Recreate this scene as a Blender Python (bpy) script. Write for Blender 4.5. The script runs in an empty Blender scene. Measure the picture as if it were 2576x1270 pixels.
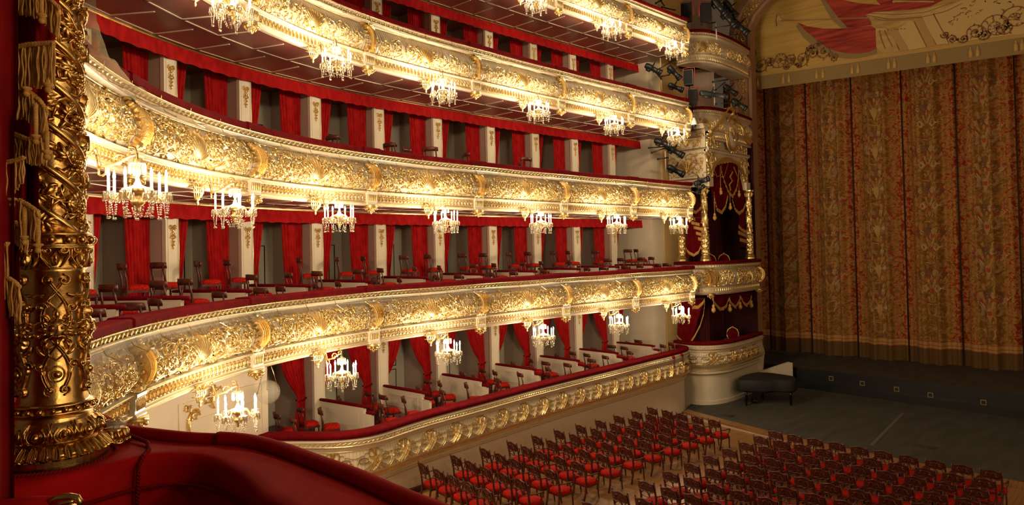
import bpy, math, random
import numpy as np
from mathutils import Vector, Matrix
PI = math.pi
SC = bpy.context.scene
COL = SC.collection
rnd = random.Random(7)

# ------------------------------------------------------------------ camera, world, light, exposure
# the eye stands in the middle box of the hall; x runs across the hall, y towards the stage, z up (eye at 0)
cam_d = bpy.data.cameras.new('camera'); cam = bpy.data.objects.new('camera', cam_d); COL.objects.link(cam)
FW = Vector((-0.667386, 0.744458, 0.019476)); RT = Vector((0.744156, 0.66767, -0.021182)); UP = Vector((0.028772, -0.000357, 0.999586))
cam.matrix_world = Matrix(((RT.x, UP.x, -FW.x, 0), (RT.y, UP.y, -FW.y, 0), (RT.z, UP.z, -FW.z, 0), (0, 0, 0, 1)))
cam_d.sensor_width = 36; cam_d.lens = 36 * 1768.8 / 2576
cam_d.shift_y = -(635 - 592.0) / 2576
cam_d.clip_start = 0.05; cam_d.clip_end = 200
SC.camera = cam
w = bpy.data.worlds.new('world'); SC.world = w; w.use_nodes = True
w.node_tree.nodes['Background'].inputs[0].default_value = (1.0, 0.62, 0.36, 1)
w.node_tree.nodes['Background'].inputs[1].default_value = 0.06
SC.view_settings.view_transform = 'Standard'; SC.view_settings.look = 'None'
SC.view_settings.exposure = 0.16; SC.view_settings.gamma = 1.0; SC.view_settings.use_curve_mapping = False
cy = SC.cycles
cy.max_bounces = 5; cy.diffuse_bounces = 3; cy.glossy_bounces = 3; cy.transmission_bounces = 3; cy.transparent_max_bounces = 8
cy.caustics_reflective = False; cy.caustics_refractive = False; cy.sample_clamp_indirect = 6; cy.blur_glossy = 0.5
try:
    cy.use_denoising = True; cy.use_adaptive_sampling = True; cy.adaptive_threshold = 0.02
except Exception: pass
WARM = (1.0, 0.79, 0.50)
def lamp(name, loc, watt, rad, col=WARM, parent=None):
    l = bpy.data.lights.new(name, 'POINT'); l.energy = watt; l.shadow_soft_size = rad; l.color = col
    o = bpy.data.objects.new(name, l); COL.objects.link(o); o.location = loc
    if parent: o.parent = parent
    return o
CH_W = 215                      # one wall chandelier
# the great chandelier under the ceiling and the wall chandeliers of the opposite side, outside the frame
lamp('great_chandelier_light', (0.5, 15, 11.5), 260, 1.2, (1.0, 0.70, 0.40))
for k, (x, y) in enumerate(((10.9, 5.8), (12.9, 9.0), (13.5, 12.6), (13.5, 16.5), (13.4, 20.3), (13.2, 24.1))):
    for z in (-2.45, 0.95, 4.35, 7.7): lamp('far_side_chandelier_light', (x, y, z), CH_W * (.9 if k < 2 else .42), 0.22, (1.0, 0.72, 0.38))
for z in (0.95, 4.35): lamp('far_side_chandelier_light', (5.3, 2.2, z), CH_W, 0.22, (1.0, 0.72, 0.38))

# ------------------------------------------------------------------ materials
def mat(name, base, rough=0.5, metal=0.0, emit=None, es=0.0, **kw):
    m = bpy.data.materials.new(name); m.use_nodes = True
    b = m.node_tree.nodes['Principled BSDF']
    b.inputs['Base Color'].default_value = (*base, 1); b.inputs['Roughness'].default_value = rough; b.inputs['Metallic'].default_value = metal
    if emit: b.inputs['Emission Color'].default_value = (*emit, 1); b.inputs['Emission Strength'].default_value = es
    for k, v in kw.items(): b.inputs[k].default_value = v
    m.diffuse_color = (*base, 1)
    return m
def matte(*ms):
    for m in ms: m.node_tree.nodes['Principled BSDF'].inputs['Specular IOR Level'].default_value = 0.08
def nodes(m): return m.node_tree.nodes, m.node_tree.links, m.node_tree.nodes['Principled BSDF']
def ramp(n, stops):
    r = n.new('ShaderNodeValToRGB'); e = r.color_ramp.elements
    while len(e) < len(stops): e.new(0.5)
    for el, (p, c) in zip(e, stops): el.position = p; el.color = (*c, 1)
    return r
def noisy(m, scale, c0, c1, detail=3, coord='Object', bump=0.0, bscale=None, lo=0.35, hi=0.65, stretch=None):
    n, l, b = nodes(m)
    tc = n.new('ShaderNodeTexCoord'); src = tc.outputs[coord]
    if stretch:
        mp = n.new('ShaderNodeMapping'); mp.inputs['Scale'].default_value = stretch; l.new(src, mp.inputs[0]); src = mp.outputs[0]
    t = n.new('ShaderNodeTexNoise'); t.inputs['Scale'].default_value = scale; t.inputs['Detail'].default_value = detail; l.new(src, t.inputs['Vector'])
    r = ramp(n, [(lo, c0), (hi, c1)]); l.new(t.outputs[0], r.inputs[0]); l.new(r.outputs[0], b.inputs['Base Color'])
    if bump:
        t2 = n.new('ShaderNodeTexNoise'); t2.inputs['Scale'].default_value = bscale or scale * 3; t2.inputs['Detail'].default_value = 2; l.new(src, t2.inputs['Vector'])
        bp = n.new('ShaderNodeBump'); bp.inputs['Strength'].default_value = bump; bp.inputs['Distance'].default_value = 0.02
        l.new(t2.outputs[0], bp.inputs['Height']); l.new(bp.outputs[0], b.inputs['Normal'])
    return m
GOLD = noisy(mat('gilding', (0.9, 0.6, 0.2), 0.33, 0.9), 9, (0.92, 0.64, 0.24), (1.0, 0.80, 0.42), bump=0.25, bscale=38)
OLDGOLD = noisy(mat('burnished_gilding', (0.75, 0.46, 0.13), 0.27, 1.0), 14, (0.55, 0.32, 0.10), (0.80, 0.53, 0.20), bump=0.07, bscale=40)
BRASS = mat('polished_brass', (0.9, 0.66, 0.3), 0.18, 1.0)
CREAM = noisy(mat('cream_paint', (0.80, 0.69, 0.53), 0.42), 2.0, (0.78, 0.66, 0.50), (0.82, 0.71, 0.55))
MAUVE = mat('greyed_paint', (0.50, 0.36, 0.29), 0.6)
OCHRE = mat('ochre_paint', (0.78, 0.52, 0.20), 0.6)
VELVET = noisy(mat('crimson_velvet', (0.25, 0.005, 0.010), 0.85, **{'Sheen Weight': 0.04, 'Sheen Tint': (0.9, 0.06, 0.05, 1)}), 6, (0.12, 0.0015, 0.004), (0.18, 0.003, 0.007))
DRAPE = noisy(mat('red_damask_drape', (0.42, 0.009, 0.010), 0.75), 7, (0.34, 0.005, 0.008), (0.50, 0.013, 0.012), stretch=(1, 1, 0.5), bump=0.2, bscale=12)
SEAT = noisy(mat('red_damask_seat', (0.5, 0.012, 0.008), 0.7), 28, (0.32, 0.005, 0.004), (0.62, 0.022, 0.010), detail=2)
matte(VELVET, DRAPE, SEAT)
SOFFIT = noisy(mat('soffit_paint', (0.24, 0.085, 0.068), 0.36), 1.2, (0.22, 0.075, 0.06), (0.27, 0.10, 0.08))
DOORGREY = mat('grey_green_paint', (0.72, 0.68, 0.54), 0.4)
DARK = mat('dark_gap', (0.02, 0.012, 0.008), 0.8)
WOOD = noisy(mat('dark_mahogany', (0.085, 0.02, 0.011), 0.38), 5, (0.065, 0.013, 0.008), (0.13, 0.028, 0.014), stretch=(1, 1, 6))
BLACK = mat('black_metal', (0.012, 0.012, 0.013), 0.4)
GREYMETAL = mat('lamp_housing', (0.05, 0.052, 0.056), 0.35, 0.3)
REDPAINT = mat('red_bracket_paint', (0.5, 0.04, 0.04), 0.5)
WHITE = mat('white_plastic', (0.8, 0.78, 0.72), 0.35)
CANDLE = mat('candle_sleeve', (0.95, 0.88, 0.74), 0.4, emit=(1, 0.85, 0.6), es=1.2)
BULB = mat('flame_bulb', (1, 1, 1), 0.2, emit=(1, 0.90, 0.72), es=45)
BULB.cycles.emission_sampling = 'NONE'; CANDLE.cycles.emission_sampling = 'NONE'
def thin_glass(name, col, alpha, rough=0.05, metal=0.0, spec=0.8):
    m = bpy.data.materials.new(name); m.use_nodes = True; n = m.node_tree.nodes; l = m.node_tree.links
    b = n['Principled BSDF']; b.inputs['Base Color'].default_value = (*col, 1); b.inputs['Roughness'].default_value = rough; b.inputs['Metallic'].default_value = metal
    b.inputs['Alpha'].default_value = alpha
    return m
CRYSTAL = thin_glass('cut_crystal', (0.80, 0.70, 0.55), 0.55, 0.12, 0.8)
NET = thin_glass('safety_net', (0.17, 0.125, 0.085), 0.48, 0.35)
GLASS = thin_glass('clear_glass', (0.9, 0.85, 0.75), 0.22, 0.05)
FRINGE = noisy(mat('old_gold_fringe', (0.5, 0.26, 0.07), 0.65), 30, (0.52, 0.26, 0.055), (0.72, 0.42, 0.12))

# ------------------------------------------------------------------ mesh helpers
class MB:
    def __init__(s): s.v = []; s.f = []; s.n = 0; s.uv = []
    def add(s, V, F, m=0, uv=None):
        V = np.asarray(V, float).reshape(-1, 3)
        if not isinstance(F, list): F = [F]
        elif F and not hasattr(F[0], 'shape'): F = [np.array(F, int)]
        for f in F:
            f = np.asarray(f, int)
            if len(f): s.f.append((f + s.n, m))
        s.v.append(V); s.uv.append(np.zeros((len(V), 2)) if uv is None else np.asarray(uv, float)); s.n += len(V)
        return s
    def merge(s, o, fn=None, m=None):
        V = np.concatenate(o.v)
        if fn: V = fn(V)
        uv = np.concatenate(o.uv)
        for f, mm in o.f: s.f.append((f + s.n, mm if m is None else m))
        s.v.append(V); s.uv.append(uv); s.n += len(V); return s
    def V(s): return np.concatenate(s.v)
def build(name, mb, mats, parent=None, fn=None, smooth=True, uv=False):
    V = mb.V()
    if fn: V = fn(V)
    me = bpy.data.meshes.new(name)
    me.vertices.add(len(V)); me.vertices.foreach_set('co', V.astype(np.float32).ravel())
    lt = np.concatenate([np.full(len(f), f.shape[1]) for f, m in mb.f]); li = np.concatenate([f.ravel() for f, m in mb.f])
    mi = np.concatenate([np.full(len(f), m) for f, m in mb.f])
    me.loops.add(len(li)); me.loops.foreach_set('vertex_index', li.astype(np.int32))
    me.polygons.add(len(lt)); me.polygons.foreach_set('loop_start', np.concatenate([[0], np.cumsum(lt)[:-1]]).astype(np.int32)); me.polygons.foreach_set('loop_total', lt.astype(np.int32))
    if not isinstance(mats, (list, tuple)): mats = [mats]
    for m in mats: me.materials.append(m)
    me.polygons.foreach_set('material_index', mi.astype(np.int32))
    me.polygons.foreach_set('use_smooth', np.full(len(lt), bool(smooth)))
    if uv:
        U = np.concatenate(mb.uv); me.uv_layers.new(name='UVMap').data.foreach_set('uv', U[li].astype(np.float32).ravel())
    me.update(calc_edges=True); me.validate()
    o = bpy.data.objects.new(name, me); COL.objects.link(o)
    if parent: o.parent = parent
    return o
def tag(o, label, cat, group=None, kind=None):
    if label: o['label'] = label
    if cat: o['category'] = cat
    if group: o['group'] = group
    if kind: o['kind'] = kind
    return o
def thing(name, label, cat, loc=(0, 0, 0), rz=0, group=None):
    o = bpy.data.objects.new(name, None); COL.objects.link(o); o.location = loc; o.rotation_euler = (0, 0, rz); o.empty_display_size = 0.1
    return tag(o, label, cat, group)
def dup(root, loc, rz=0, label=None, group=None, scale=None):
    r = root.copy(); COL.objects.link(r); r.location = loc; r.rotation_euler = (0, 0, rz)
    if scale: r.scale = scale
    if label: r['label'] = label
    if group: r['group'] = group
    for ch in root.children:
        c = ch.copy(); COL.objects.link(c); c.parent = r
        for g in ch.children:
            d = g.copy(); COL.objects.link(d); d.parent = c
    return r
def struct(name, mb, mats, fn=None, uv=False, smooth=False):
    o = build(name, mb, mats, None, fn, smooth, uv); o['kind'] = 'structure'; return o
BOXF = np.array([[0, 3, 2, 1], [4, 5, 6, 7], [0, 1, 5, 4], [1, 2, 6, 5], [2, 3, 7, 6], [3, 0, 4, 7]])
def box(mb, x0, x1, y0, y1, z0, z1, m=0):
    return mb.add([[x0, y0, z0], [x1, y0, z0], [x1, y1, z0], [x0, y1, z0], [x0, y0, z1], [x1, y0, z1], [x1, y1, z1], [x0, y1, z1]], BOXF, m)
def bevbox(mb, x0, x1, y0, y1, z0, z1, b=0.01, m=0):
    # box with chamfered edges: three nested loops
    def ring(d, z): return [[x0 + d, y0 + d, z], [x1 - d, y0 + d, z], [x1 - d, y1 - d, z], [x0 + d, y1 - d, z]]
    V = ring(b, z0) + ring(0, z0 + b) + ring(0, z1 - b) + ring(b, z1)
    F = [[0, 3, 2, 1], [12, 13, 14, 15]] + [[4 * k + i, 4 * k + (i + 1) % 4, 4 * k + 4 + (i + 1) % 4, 4 * k + 4 + i] for k in range(3) for i in range(4)]
    return mb.add(V, F, m)
def grid_faces(nu, nv, closed_u=False):
    a = np.arange(nu * nv).reshape(nu, nv)
    b = np.roll(a, -1, 0) if closed_u else a[1:]
    a = a if closed_u else a[:-1]
    return np.stack([a[:, :-1], b[:, :-1], b[:, 1:], a[:, 1:]], -1).reshape(-1, 4)
def tube(mb, path, r, k=6, m=0, cap=True, flat=1.0, up=(0, 0, 1)):
    P = np.asarray(path, float); n = len(P); r = np.broadcast_to(np.asarray(r, float), (n,))
    T = np.gradient(P, axis=0); T /= np.linalg.norm(T, axis=1)[:, None] + 1e-12
    u = np.tile(np.asarray(up, float), (n, 1)); par = np.abs((u * T).sum(1)) > 0.96; u[par] = (1, 0.1, 0)
    A = np.cross(T, u); A /= np.linalg.norm(A, axis=1)[:, None] + 1e-12; B = np.cross(A, T)
    for i in range(1, n):
        if (A[i] * A[i - 1]).sum() < 0: A[i] *= -1; B[i] *= -1
    t = np.linspace(0, 2 * PI, k, endpoint=False)
    V = P[:, None] + r[:, None, None] * (np.cos(t)[None, :, None] * A[:, None] + flat * np.sin(t)[None, :, None] * B[:, None])
    a = np.arange(n * k).reshape(n, k); b = np.roll(a, -1, 1)
    F = np.stack([a[:-1], b[:-1], b[1:], a[1:]], -1).reshape(-1, 4)
    FF = [F]
    if cap: FF += [np.array([a[0][::-1]]), np.array([a[-1]])]
    return mb.add(V.reshape(-1, 3), FF, m)
def lathe(mb, prof, k=16, c=(0, 0, 0), m=0, lob=0, la=0.0, axis='z'):
    P = np.asarray(prof, float); t = np.linspace(0, 2 * PI, k, endpoint=False)
    R = P[:, 0][:, None] * (1 + (la * np.cos(lob * t)[None] if lob else 0)); V = np.stack([R * np.cos(t), R * np.sin(t), np.repeat(P[:, 1][:, None], k, 1)], -1)
    if axis == 'y': V = V[..., [0, 2, 1]] * np.array([1, 1, -1])
    if axis == 'x': V = V[..., [2, 1, 0]] * np.array([1, 1, -1])
    a = np.arange(len(P) * k).reshape(len(P), k); b = np.roll(a, -1, 1)
    F = np.stack([a[:-1], b[:-1], b[1:], a[1:]], -1).reshape(-1, 4)
    return mb.add(V.reshape(-1, 3) + np.asarray(c, float), [F, np.array([a[0][::-1]]), np.array([a[-1]])], m)
def ball(mb, c, r, k=8, m=0, sz=1.0):
    a = np.linspace(-PI / 2, PI / 2, max(4, k // 2 + 1)); return lathe(mb, np.c_[np.cos(a) * r + 1e-5, np.sin(a) * r * sz], k, c, m)
def prism(mb, poly, y0, y1, m=0):
    # polygon in (x,z) extruded along y
    n = len(poly); V = [[x, y0, z] for x, z in poly] + [[x, y1, z] for x, z in poly]
    F = np.array([[i, (i + 1) % n, n + (i + 1) % n, n + i] for i in range(n)])
    return mb.add(V, [F, np.array([list(range(n))[::-1]]), np.array([[n + i for i in range(n)]])], m)
# relief strokes drawn in a plane: every stroke is a ridged band (x along, y up, third = height above the ground)
def ridge(mb, pts, wd, ht, m=0, n=None):
    P = np.asarray(pts, float)
    if n:
        d = np.r_[0, np.cumsum(np.hypot(*np.diff(P, axis=0).T))]; q = np.linspace(0, d[-1], n); P = np.c_[np.interp(q, d, P[:, 0]), np.interp(q, d, P[:, 1])]
    k = len(P); wd = np.broadcast_to(np.asarray(wd, float), (k,)); ht = np.broadcast_to(np.asarray(ht, float), (k,))
    T = np.gradient(P, axis=0); T /= np.linalg.norm(T, axis=1)[:, None] + 1e-9; N = np.c_[-T[:, 1], T[:, 0]]
    c = np.array([-1, -0.5, 0, 0.5, 1]); h = np.array([-0.15, 0.75, 1.0, 0.75, -0.15])
    XY = P[:, None] + N[:, None] * (c[None, :, None] * wd[:, None, None]); H = ht[:, None] * h[None]
    return mb.add(np.concatenate([XY, H[..., None]], -1).reshape(-1, 3), grid_faces(k, 5), m)
def leaf(mb, x, y, ang, L, wd, ht, curl=0.0, m=0, n=6):
    t = np.linspace(0, 1, n); a = ang + curl * t; st = L / (n - 1)
    px = x + np.r_[0, np.cumsum(np.cos(a[:-1]) * st)]; py = y + np.r_[0, np.cumsum(np.sin(a[:-1]) * st)]
    return ridge(mb, np.c_[px, py], wd * (np.sin(PI * (0.12 + 0.85 * t)) ** 0.8) + 0.002, ht * (0.35 + 0.65 * np.sin(PI * (0.15 + 0.8 * t))), m)
def spiral(cx, cy, r, turns, a0, d, n=26, r1=0.12):
    t = np.linspace(0, 1, n); R = r * (1 - (1 - r1) * t); a = a0 + d * turns * 2 * PI * t
    return np.c_[cx + R * np.cos(a), cy + R * np.sin(a)]
def acanthus(mb, path, wd, ht, lw, ll, side=1, every=3, m=0, r=rnd):
    P = np.asarray(path); n = len(P); t = np.linspace(0, 1, n)
    ridge(mb, P, wd * (1 - 0.6 * t) , ht * (1 - 0.4 * t), m)
    T = np.gradient(P, axis=0)
    for i in range(1, n - 2, every):
        a = math.atan2(T[i][1], T[i][0]); q = 1 - 0.55 * i / n
        leaf(mb, P[i][0], P[i][1], a - side * (0.9 + r.uniform(-.2, .2)), ll * q, lw * q, ht * 0.9, side * r.uniform(0.6, 1.6), m, 5)
        if i % (every * 2) == 1: leaf(mb, P[i][0], P[i][1], a + side * 0.8, ll * 0.6 * q, lw * q * .8, ht * 0.8, -side * 1.0, m, 5)

# ------------------------------------------------------------------ the horseshoe: one plan curve for the upper tiers
def spline(ks, ps):
    n = len(ks); h = np.diff(ks); A = np.zeros((n, n)); b = np.zeros((n, 2)); A[0, 0] = A[-1, -1] = 1
    for i in range(1, n - 1):
        A[i, i - 1] = h[i - 1]; A[i, i] = 2 * (h[i - 1] + h[i]); A[i, i + 1] = h[i]
        b[i] = 6 * ((ps[i + 1] - ps[i]) / h[i] - (ps[i] - ps[i - 1]) / h[i - 1])
    M = np.linalg.solve(A, b)
    def ev(s):
        s = np.atleast_1d(s); i = np.clip(np.searchsorted(ks, s) - 1, 0, n - 2); x0 = (s - ks[i])[:, None]; x1 = (ks[i + 1] - s)[:, None]; H = h[i][:, None]
        return M[i] * x1 ** 3 / 6 / H + M[i + 1] * x0 ** 3 / 6 / H + (ps[i] / H - M[i] * H / 6) * x1 + (ps[i + 1] / H - M[i + 1] * H / 6) * x0
    return ev
BAY = 3.9
KP = np.array([(-3.56, .77), (-7.33, 1.78), (-10.643, 3.849), (-13.039, 6.934), (-14.187, 10.621), (-14.342, 14.546), (-14.237, 18.452), (-14.004, 22.345), (-13.754, 26.235), (-13.504, 30.125)])
cvA = spline(np.arange(-2, 8).astype(float), KP)
T0P = np.array([(-15.496, 8.267), (-14.68, 8.914), (-14.06, 9.46), (-13.74, 10.12), (-13.82, 11.1), (-14.0, 13.9), (-14.1, 16.7), (-14.06, 20.5), (-14.02, 24.6), (-14.05, 26.0), (-14.3, 26.75), (-14.9, 27.05)])
T0K = np.r_[0, np.cumsum(np.hypot(*np.diff(T0P, axis=0).T))]; T0L = T0K[-1]
cvB = spline(T0K, T0P)
PBP = np.array([(-15.6, 27.6), (-14.95, 27.45), (-14.3, 27.4), (-13.75, 27.75), (-13.4, 28.5), (-13.28, 29.6), (-13.3, 31.0), (-13.4, 32.3)])
PBK = np.r_[0, np.cumsum(np.hypot(*np.diff(PBP, axis=0).T))]; PBL = PBK[-1]
cvC = spline(PBK, PBP)
def bend(cv, V, unit=1.0):
    # V: x = run along the curve, y = offset towards the hall, z = height
    s = V[:, 0] / unit; p = cv(s); t = cv(s + 2e-3) - cv(s - 2e-3); t /= np.linalg.norm(t, axis=1)[:, None]
    return np.c_[p[:, 0] + t[:, 1] * V[:, 1], p[:, 1] - t[:, 0] * V[:, 1], V[:, 2]]
def bendA(V): return bend(cvA, V, BAY)
def bendB(V): return bend(cvB, V)
def bendC(V): return bend(cvC, V)
def frame(cv, s, o, unit=1.0):
    p = bend(cv, np.array([[s * unit, o, 0.0]]), unit)[0]; t = cv(np.array([s + 1e-3]))[0] - cv(np.array([s - 1e-3]))[0]
    return p, math.atan2(t[1], t[0])          # local +x runs along the curve, local -y looks into the hall
def sweep(mb, prof, x0, x1, step, m=0, cap=True, uvs=1.0, closed=False):
    xs = np.linspace(x0, x1, max(2, int(math.ceil((x1 - x0) / step)) + 1)); P = np.asarray(prof, float)
    V = np.concatenate([np.repeat(xs[:, None, None], len(P), 1), np.broadcast_to(P[None], (len(xs), len(P), 2))], -1)
    d = np.r_[0, np.cumsum(np.hypot(*np.diff(P, axis=0).T))]
    uv = np.stack([np.repeat(xs[:, None], len(P), 1), np.repeat(d[None], len(xs), 0)], -1) * uvs
    k = len(P); a = np.arange(len(xs) * k).reshape(len(xs), k)
    F = grid_faces(len(xs), k)
    FF = [F]
    if closed: FF.append(np.stack([a[:-1, -1], a[1:, -1], a[1:, 0], a[:-1, 0]], -1))
    if cap: FF += [np.array([a[0]]), np.array([a[-1][::-1]])]
    return mb.add(V.reshape(-1, 3), FF, m, uv.reshape(-1, 2))
def onprofile(prof, z0=0.0):
    P = np.asarray(prof, float); d = np.r_[0, np.cumsum(np.hypot(*np.diff(P, axis=0).T))]
    T = np.gradient(P, axis=0); N = np.c_[T[:, 1], -T[:, 0]]; N /= np.linalg.norm(N, axis=1)[:, None]
    def fn(V):   # (x, arc, h) -> (x, o, z)
        y = np.clip(V[:, 1], 0, d[-1]); o = np.interp(y, d, P[:, 0]); z = np.interp(y, d, P[:, 1]); no = np.interp(y, d, N[:, 0]); nz = np.interp(y, d, N[:, 1])
        return np.c_[V[:, 0], o + V[:, 2] * no, z + V[:, 2] * nz + z0]
    fn.L = d[-1]; return fn
# ------------------------------------------------------------------ parapets of the four upper tiers
def striped(name, base, line, per, bump=0.6):
    m = mat(name, base, 0.42); n, l, b = nodes(m)
    uvn = n.new('ShaderNodeUVMap'); sx = n.new('ShaderNodeSeparateXYZ'); l.new(uvn.outputs[0], sx.inputs[0])
    mu = n.new('ShaderNodeMath'); mu.operation = 'MULTIPLY'; mu.inputs[1].default_value = 1 / per; l.new(sx.outputs[0], mu.inputs[0])
    fr = n.new('ShaderNodeMath'); fr.operation = 'FRACT'; l.new(mu.outputs[0], fr.inputs[0])
    r = ramp(n, [(0.0, line), (0.10, line), (0.16, base), (1.0, base)]); l.new(fr.outputs[0], r.inputs[0]); l.new(r.outputs[0], b.inputs['Base Color'])
    sn = n.new('ShaderNodeMath'); sn.operation = 'PINGPONG'; sn.inputs[1].default_value = 0.5; l.new(fr.outputs[0], sn.inputs[0])
    bp = n.new('ShaderNodeBump'); bp.inputs['Strength'].default_value = bump; bp.inputs['Distance'].default_value = 0.03; l.new(sn.outputs[0], bp.inputs['Height']); l.new(bp.outputs[0], b.inputs['Normal'])
    return m
FLUTED = striped('fluted_cream_panel', (0.80, 0.68, 0.51), (0.62, 0.44, 0.20), 0.085)
ZP = {1: -2.448, 2: 0.962, 3: 4.398, 4: 7.732}
SA, SB = -1.0, 6.03                     # where the upper tiers start and end along the curve (in bays)
MOULD = [(-2.42, .20), (-.12, .18), (-.03, .18), (0.0, .20), (.02, .22), (.02, .255), (-.01, .27), (-.03, .285)]
FRZ = [(-.035, .285), (-.035, .48)]
LEDGE = [(-.035, .48), (.01, .49), (.045, .515), (.045, .54), (.0, .56), (-.02, .57)]
BODY = [(-.02, .57), (.04, .64), (.09, .74), (.11, .84), (.10, .94), (.06, 1.04), (.0, 1.14), (-.05, 1.22), (-.07, 1.26)]
CORN = [(-.07, 1.26), (-.03, 1.275), (.02, 1.30), (.05, 1.33), (.05, 1.345), (.02, 1.36), (.02, 1.43), (.055, 1.445), (.055, 1.475)]
INNER = [(.055, 1.475), (-.24, 1.475), (-.24, .34), (-3.3, .34)]
RAIL = [(.075, 1.475), (.09, 1.49), (.09, 1.575), (.06, 1.60), (-.24, 1.60), (-.27, 1.575), (-.27, 1.475)]
fBODY = onprofile(BODY); LB = fBODY.L
HB = BAY / 2
def mirror(mb):
    V = mb.V(); o = MB(); o.merge(mb); n = MB(); n.merge(mb, lambda V: V * np.array([-1, 1, 1]))
    n.f = [(f[:, ::-1], m) for f, m in n.f]; o.merge(n); return o
def scroll_template(dense, seed):
    r = random.Random(seed); h = MB(); top = 0.70 if dense else 0.56
    W, H = (0.017, 0.046) if dense else (0.012, 0.030)
    # running scrolls from the middle out to the brackets
    for (cx, cy, R, d, a0) in ((0.56, .33, .23, 1, -2.4), (1.02, .36, .22, -1, 2.3), (1.42, .30, .19, 1, -2.4)):
        p = spiral(cx, cy, R, 1.55, a0, d); acanthus(h, p, W, H, W * 1.0, .13 if dense else .085, -d, 2, 0, r)
        ball(h, (cx, cy, 0.03), 0.035, 6)
        for k in range(6): leaf(h, cx, cy, k * PI / 3 + .3, .07, .013, .04, 0.5)
    for (pts, s) in ((((0.16, .10), (.36, .06), (.62, .07), (.84, .14), (.95, .16)), 1), (((.80, .54), (.98, .60), (1.2, .58), (1.34, .50)), -1), (((1.1, .10), (1.3, .06), (1.52, .08), (1.66, .16)), 1), (((.22, .50), (.40, .60), (.62, .60), (.76, .53)), -1)):
        if not dense and pts[0][1] > .45: continue
        acanthus(h, np.array([np.array(pts)[0]] + list(np.array(pts)[1:])), W * .9, H * .8, W, .13, s, 1, 0, r)
    n = 170 if dense else 75
    for _ in range(n):
        x = r.uniform(.14, 1.72); y = r.uniform(.04, top) if dense else min(r.uniform(.03, .5), r.uniform(.03, .62))
        leaf(h, x, y, r.uniform(0, 2 * PI), r.uniform(.06, .14), r.uniform(.008, .016), H * r.uniform(.6, 1.2), r.uniform(-2, 2), 0, 5)
    for _ in range(18 if dense else 9): ball(h, (r.uniform(.1, 1.7), r.uniform(.05, .5), .02), .016, 6)
    o = mirror(h)
    # palmette and shell in the middle of the bay
    for k in range(-5, 6):
        a = PI / 2 + k * 0.21; L = (.50 if dense else .42) * (1 - .035 * abs(k)); leaf(o, .05 * math.cos(a), .10 + .05 * math.sin(a), a, L, .022, .060, -0.06 * k, 0, 8)
    for s in (-1, 1):
        acanthus(o, spiral(s * .20, .15, .13, 1.3, PI / 2, -s), .018, .05, .018, .11, s, 2, 0, r)
        acanthus(o, spiral(s * .30, .50, .10, 1.2, -PI / 2, s), .013, .04, .015, .08, -s, 2, 0, r)
    ball(o, (0, .12, .03), .05, 8)
    return o
def bracket_template(dense):
    b = MB(); T = .72
    n = 6 if dense else 4
    for k in range(n):
        q = (k - (n - 1) / 2); t = np.linspace(0, 1, 14)
        x = q * (.046 - .018 * t) * (1.15 if dense else .8) + .05 * np.sin(t * PI) * (1 if dense else .4); ridge(b, np.c_[x, T - t * (T - .03)], .017 - .005 * t, .08 + .07 * np.sin(PI * t) - .010 * abs(q))
    for s in (-1, 1):
        for k in range(4): leaf(b, s * .05, T - .02 - .05 * k, PI / 2 - s * (1.0 + .35 * k), .20 - .025 * k, .018, .09, -s * .7)
        for k in range(5): leaf(b, s * .09, T - .2 - .1 * k, PI / 2 - s * (2.2), .13, .014, .06, s * 1.2)
        ridge(b, spiral(s * .07, .07, .075, 1.4, PI / 2, -s), .022, .10)
    for k in range(-2, 3): leaf(b, .03 * k, .16, -PI / 2 + .35 * k, .17, .024, .12, 0)
    ball(b, (0, .70, .10), .045, 8)
    return b
def pendant_mesh(dense):
    p = MB(); lathe(p, [(.001, -.01), (.03, .0), (.045, .02), (.035, .04), (.10, .085), (.155, .14), (.165, .165), (.12, .175), (.16, .185), (.16, .2), (.001, .2)], 16, lob=8, la=.07)
    for k in range(8):
        a = k * PI / 4; ball(p, (.13 * math.cos(a), .13 * math.sin(a), .10), .035, 6)
        ball(p, (.075 * math.cos(a + .4), .075 * math.sin(a + .4), .05), .024, 6)
    ball(p, (0, 0, .005), .035, 6); return p
DENSE = [scroll_template(True, 3), scroll_template(True, 11)]; LIGHT = [scroll_template(False, 5), scroll_template(False, 12)]
BRK = {True: bracket_template(True), False: bracket_template(False)}; PEND = pendant_mesh(True)
def clip_x(mb, lo, hi):
    V = mb.V(); o = MB(); o.v = [V]; o.uv = [np.zeros((len(V), 2))]; o.n = len(V)
    for f, m in mb.f:
        x = V[f][..., 0]; k = (x.min(1) >= lo) & (x.max(1) <= hi)
        if k.any(): o.f.append((f[k], m))
    return o
TIERNAME = {0: 'lowest', 1: 'second', 2: 'third', 3: 'fourth', 4: 'topmost'}
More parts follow.
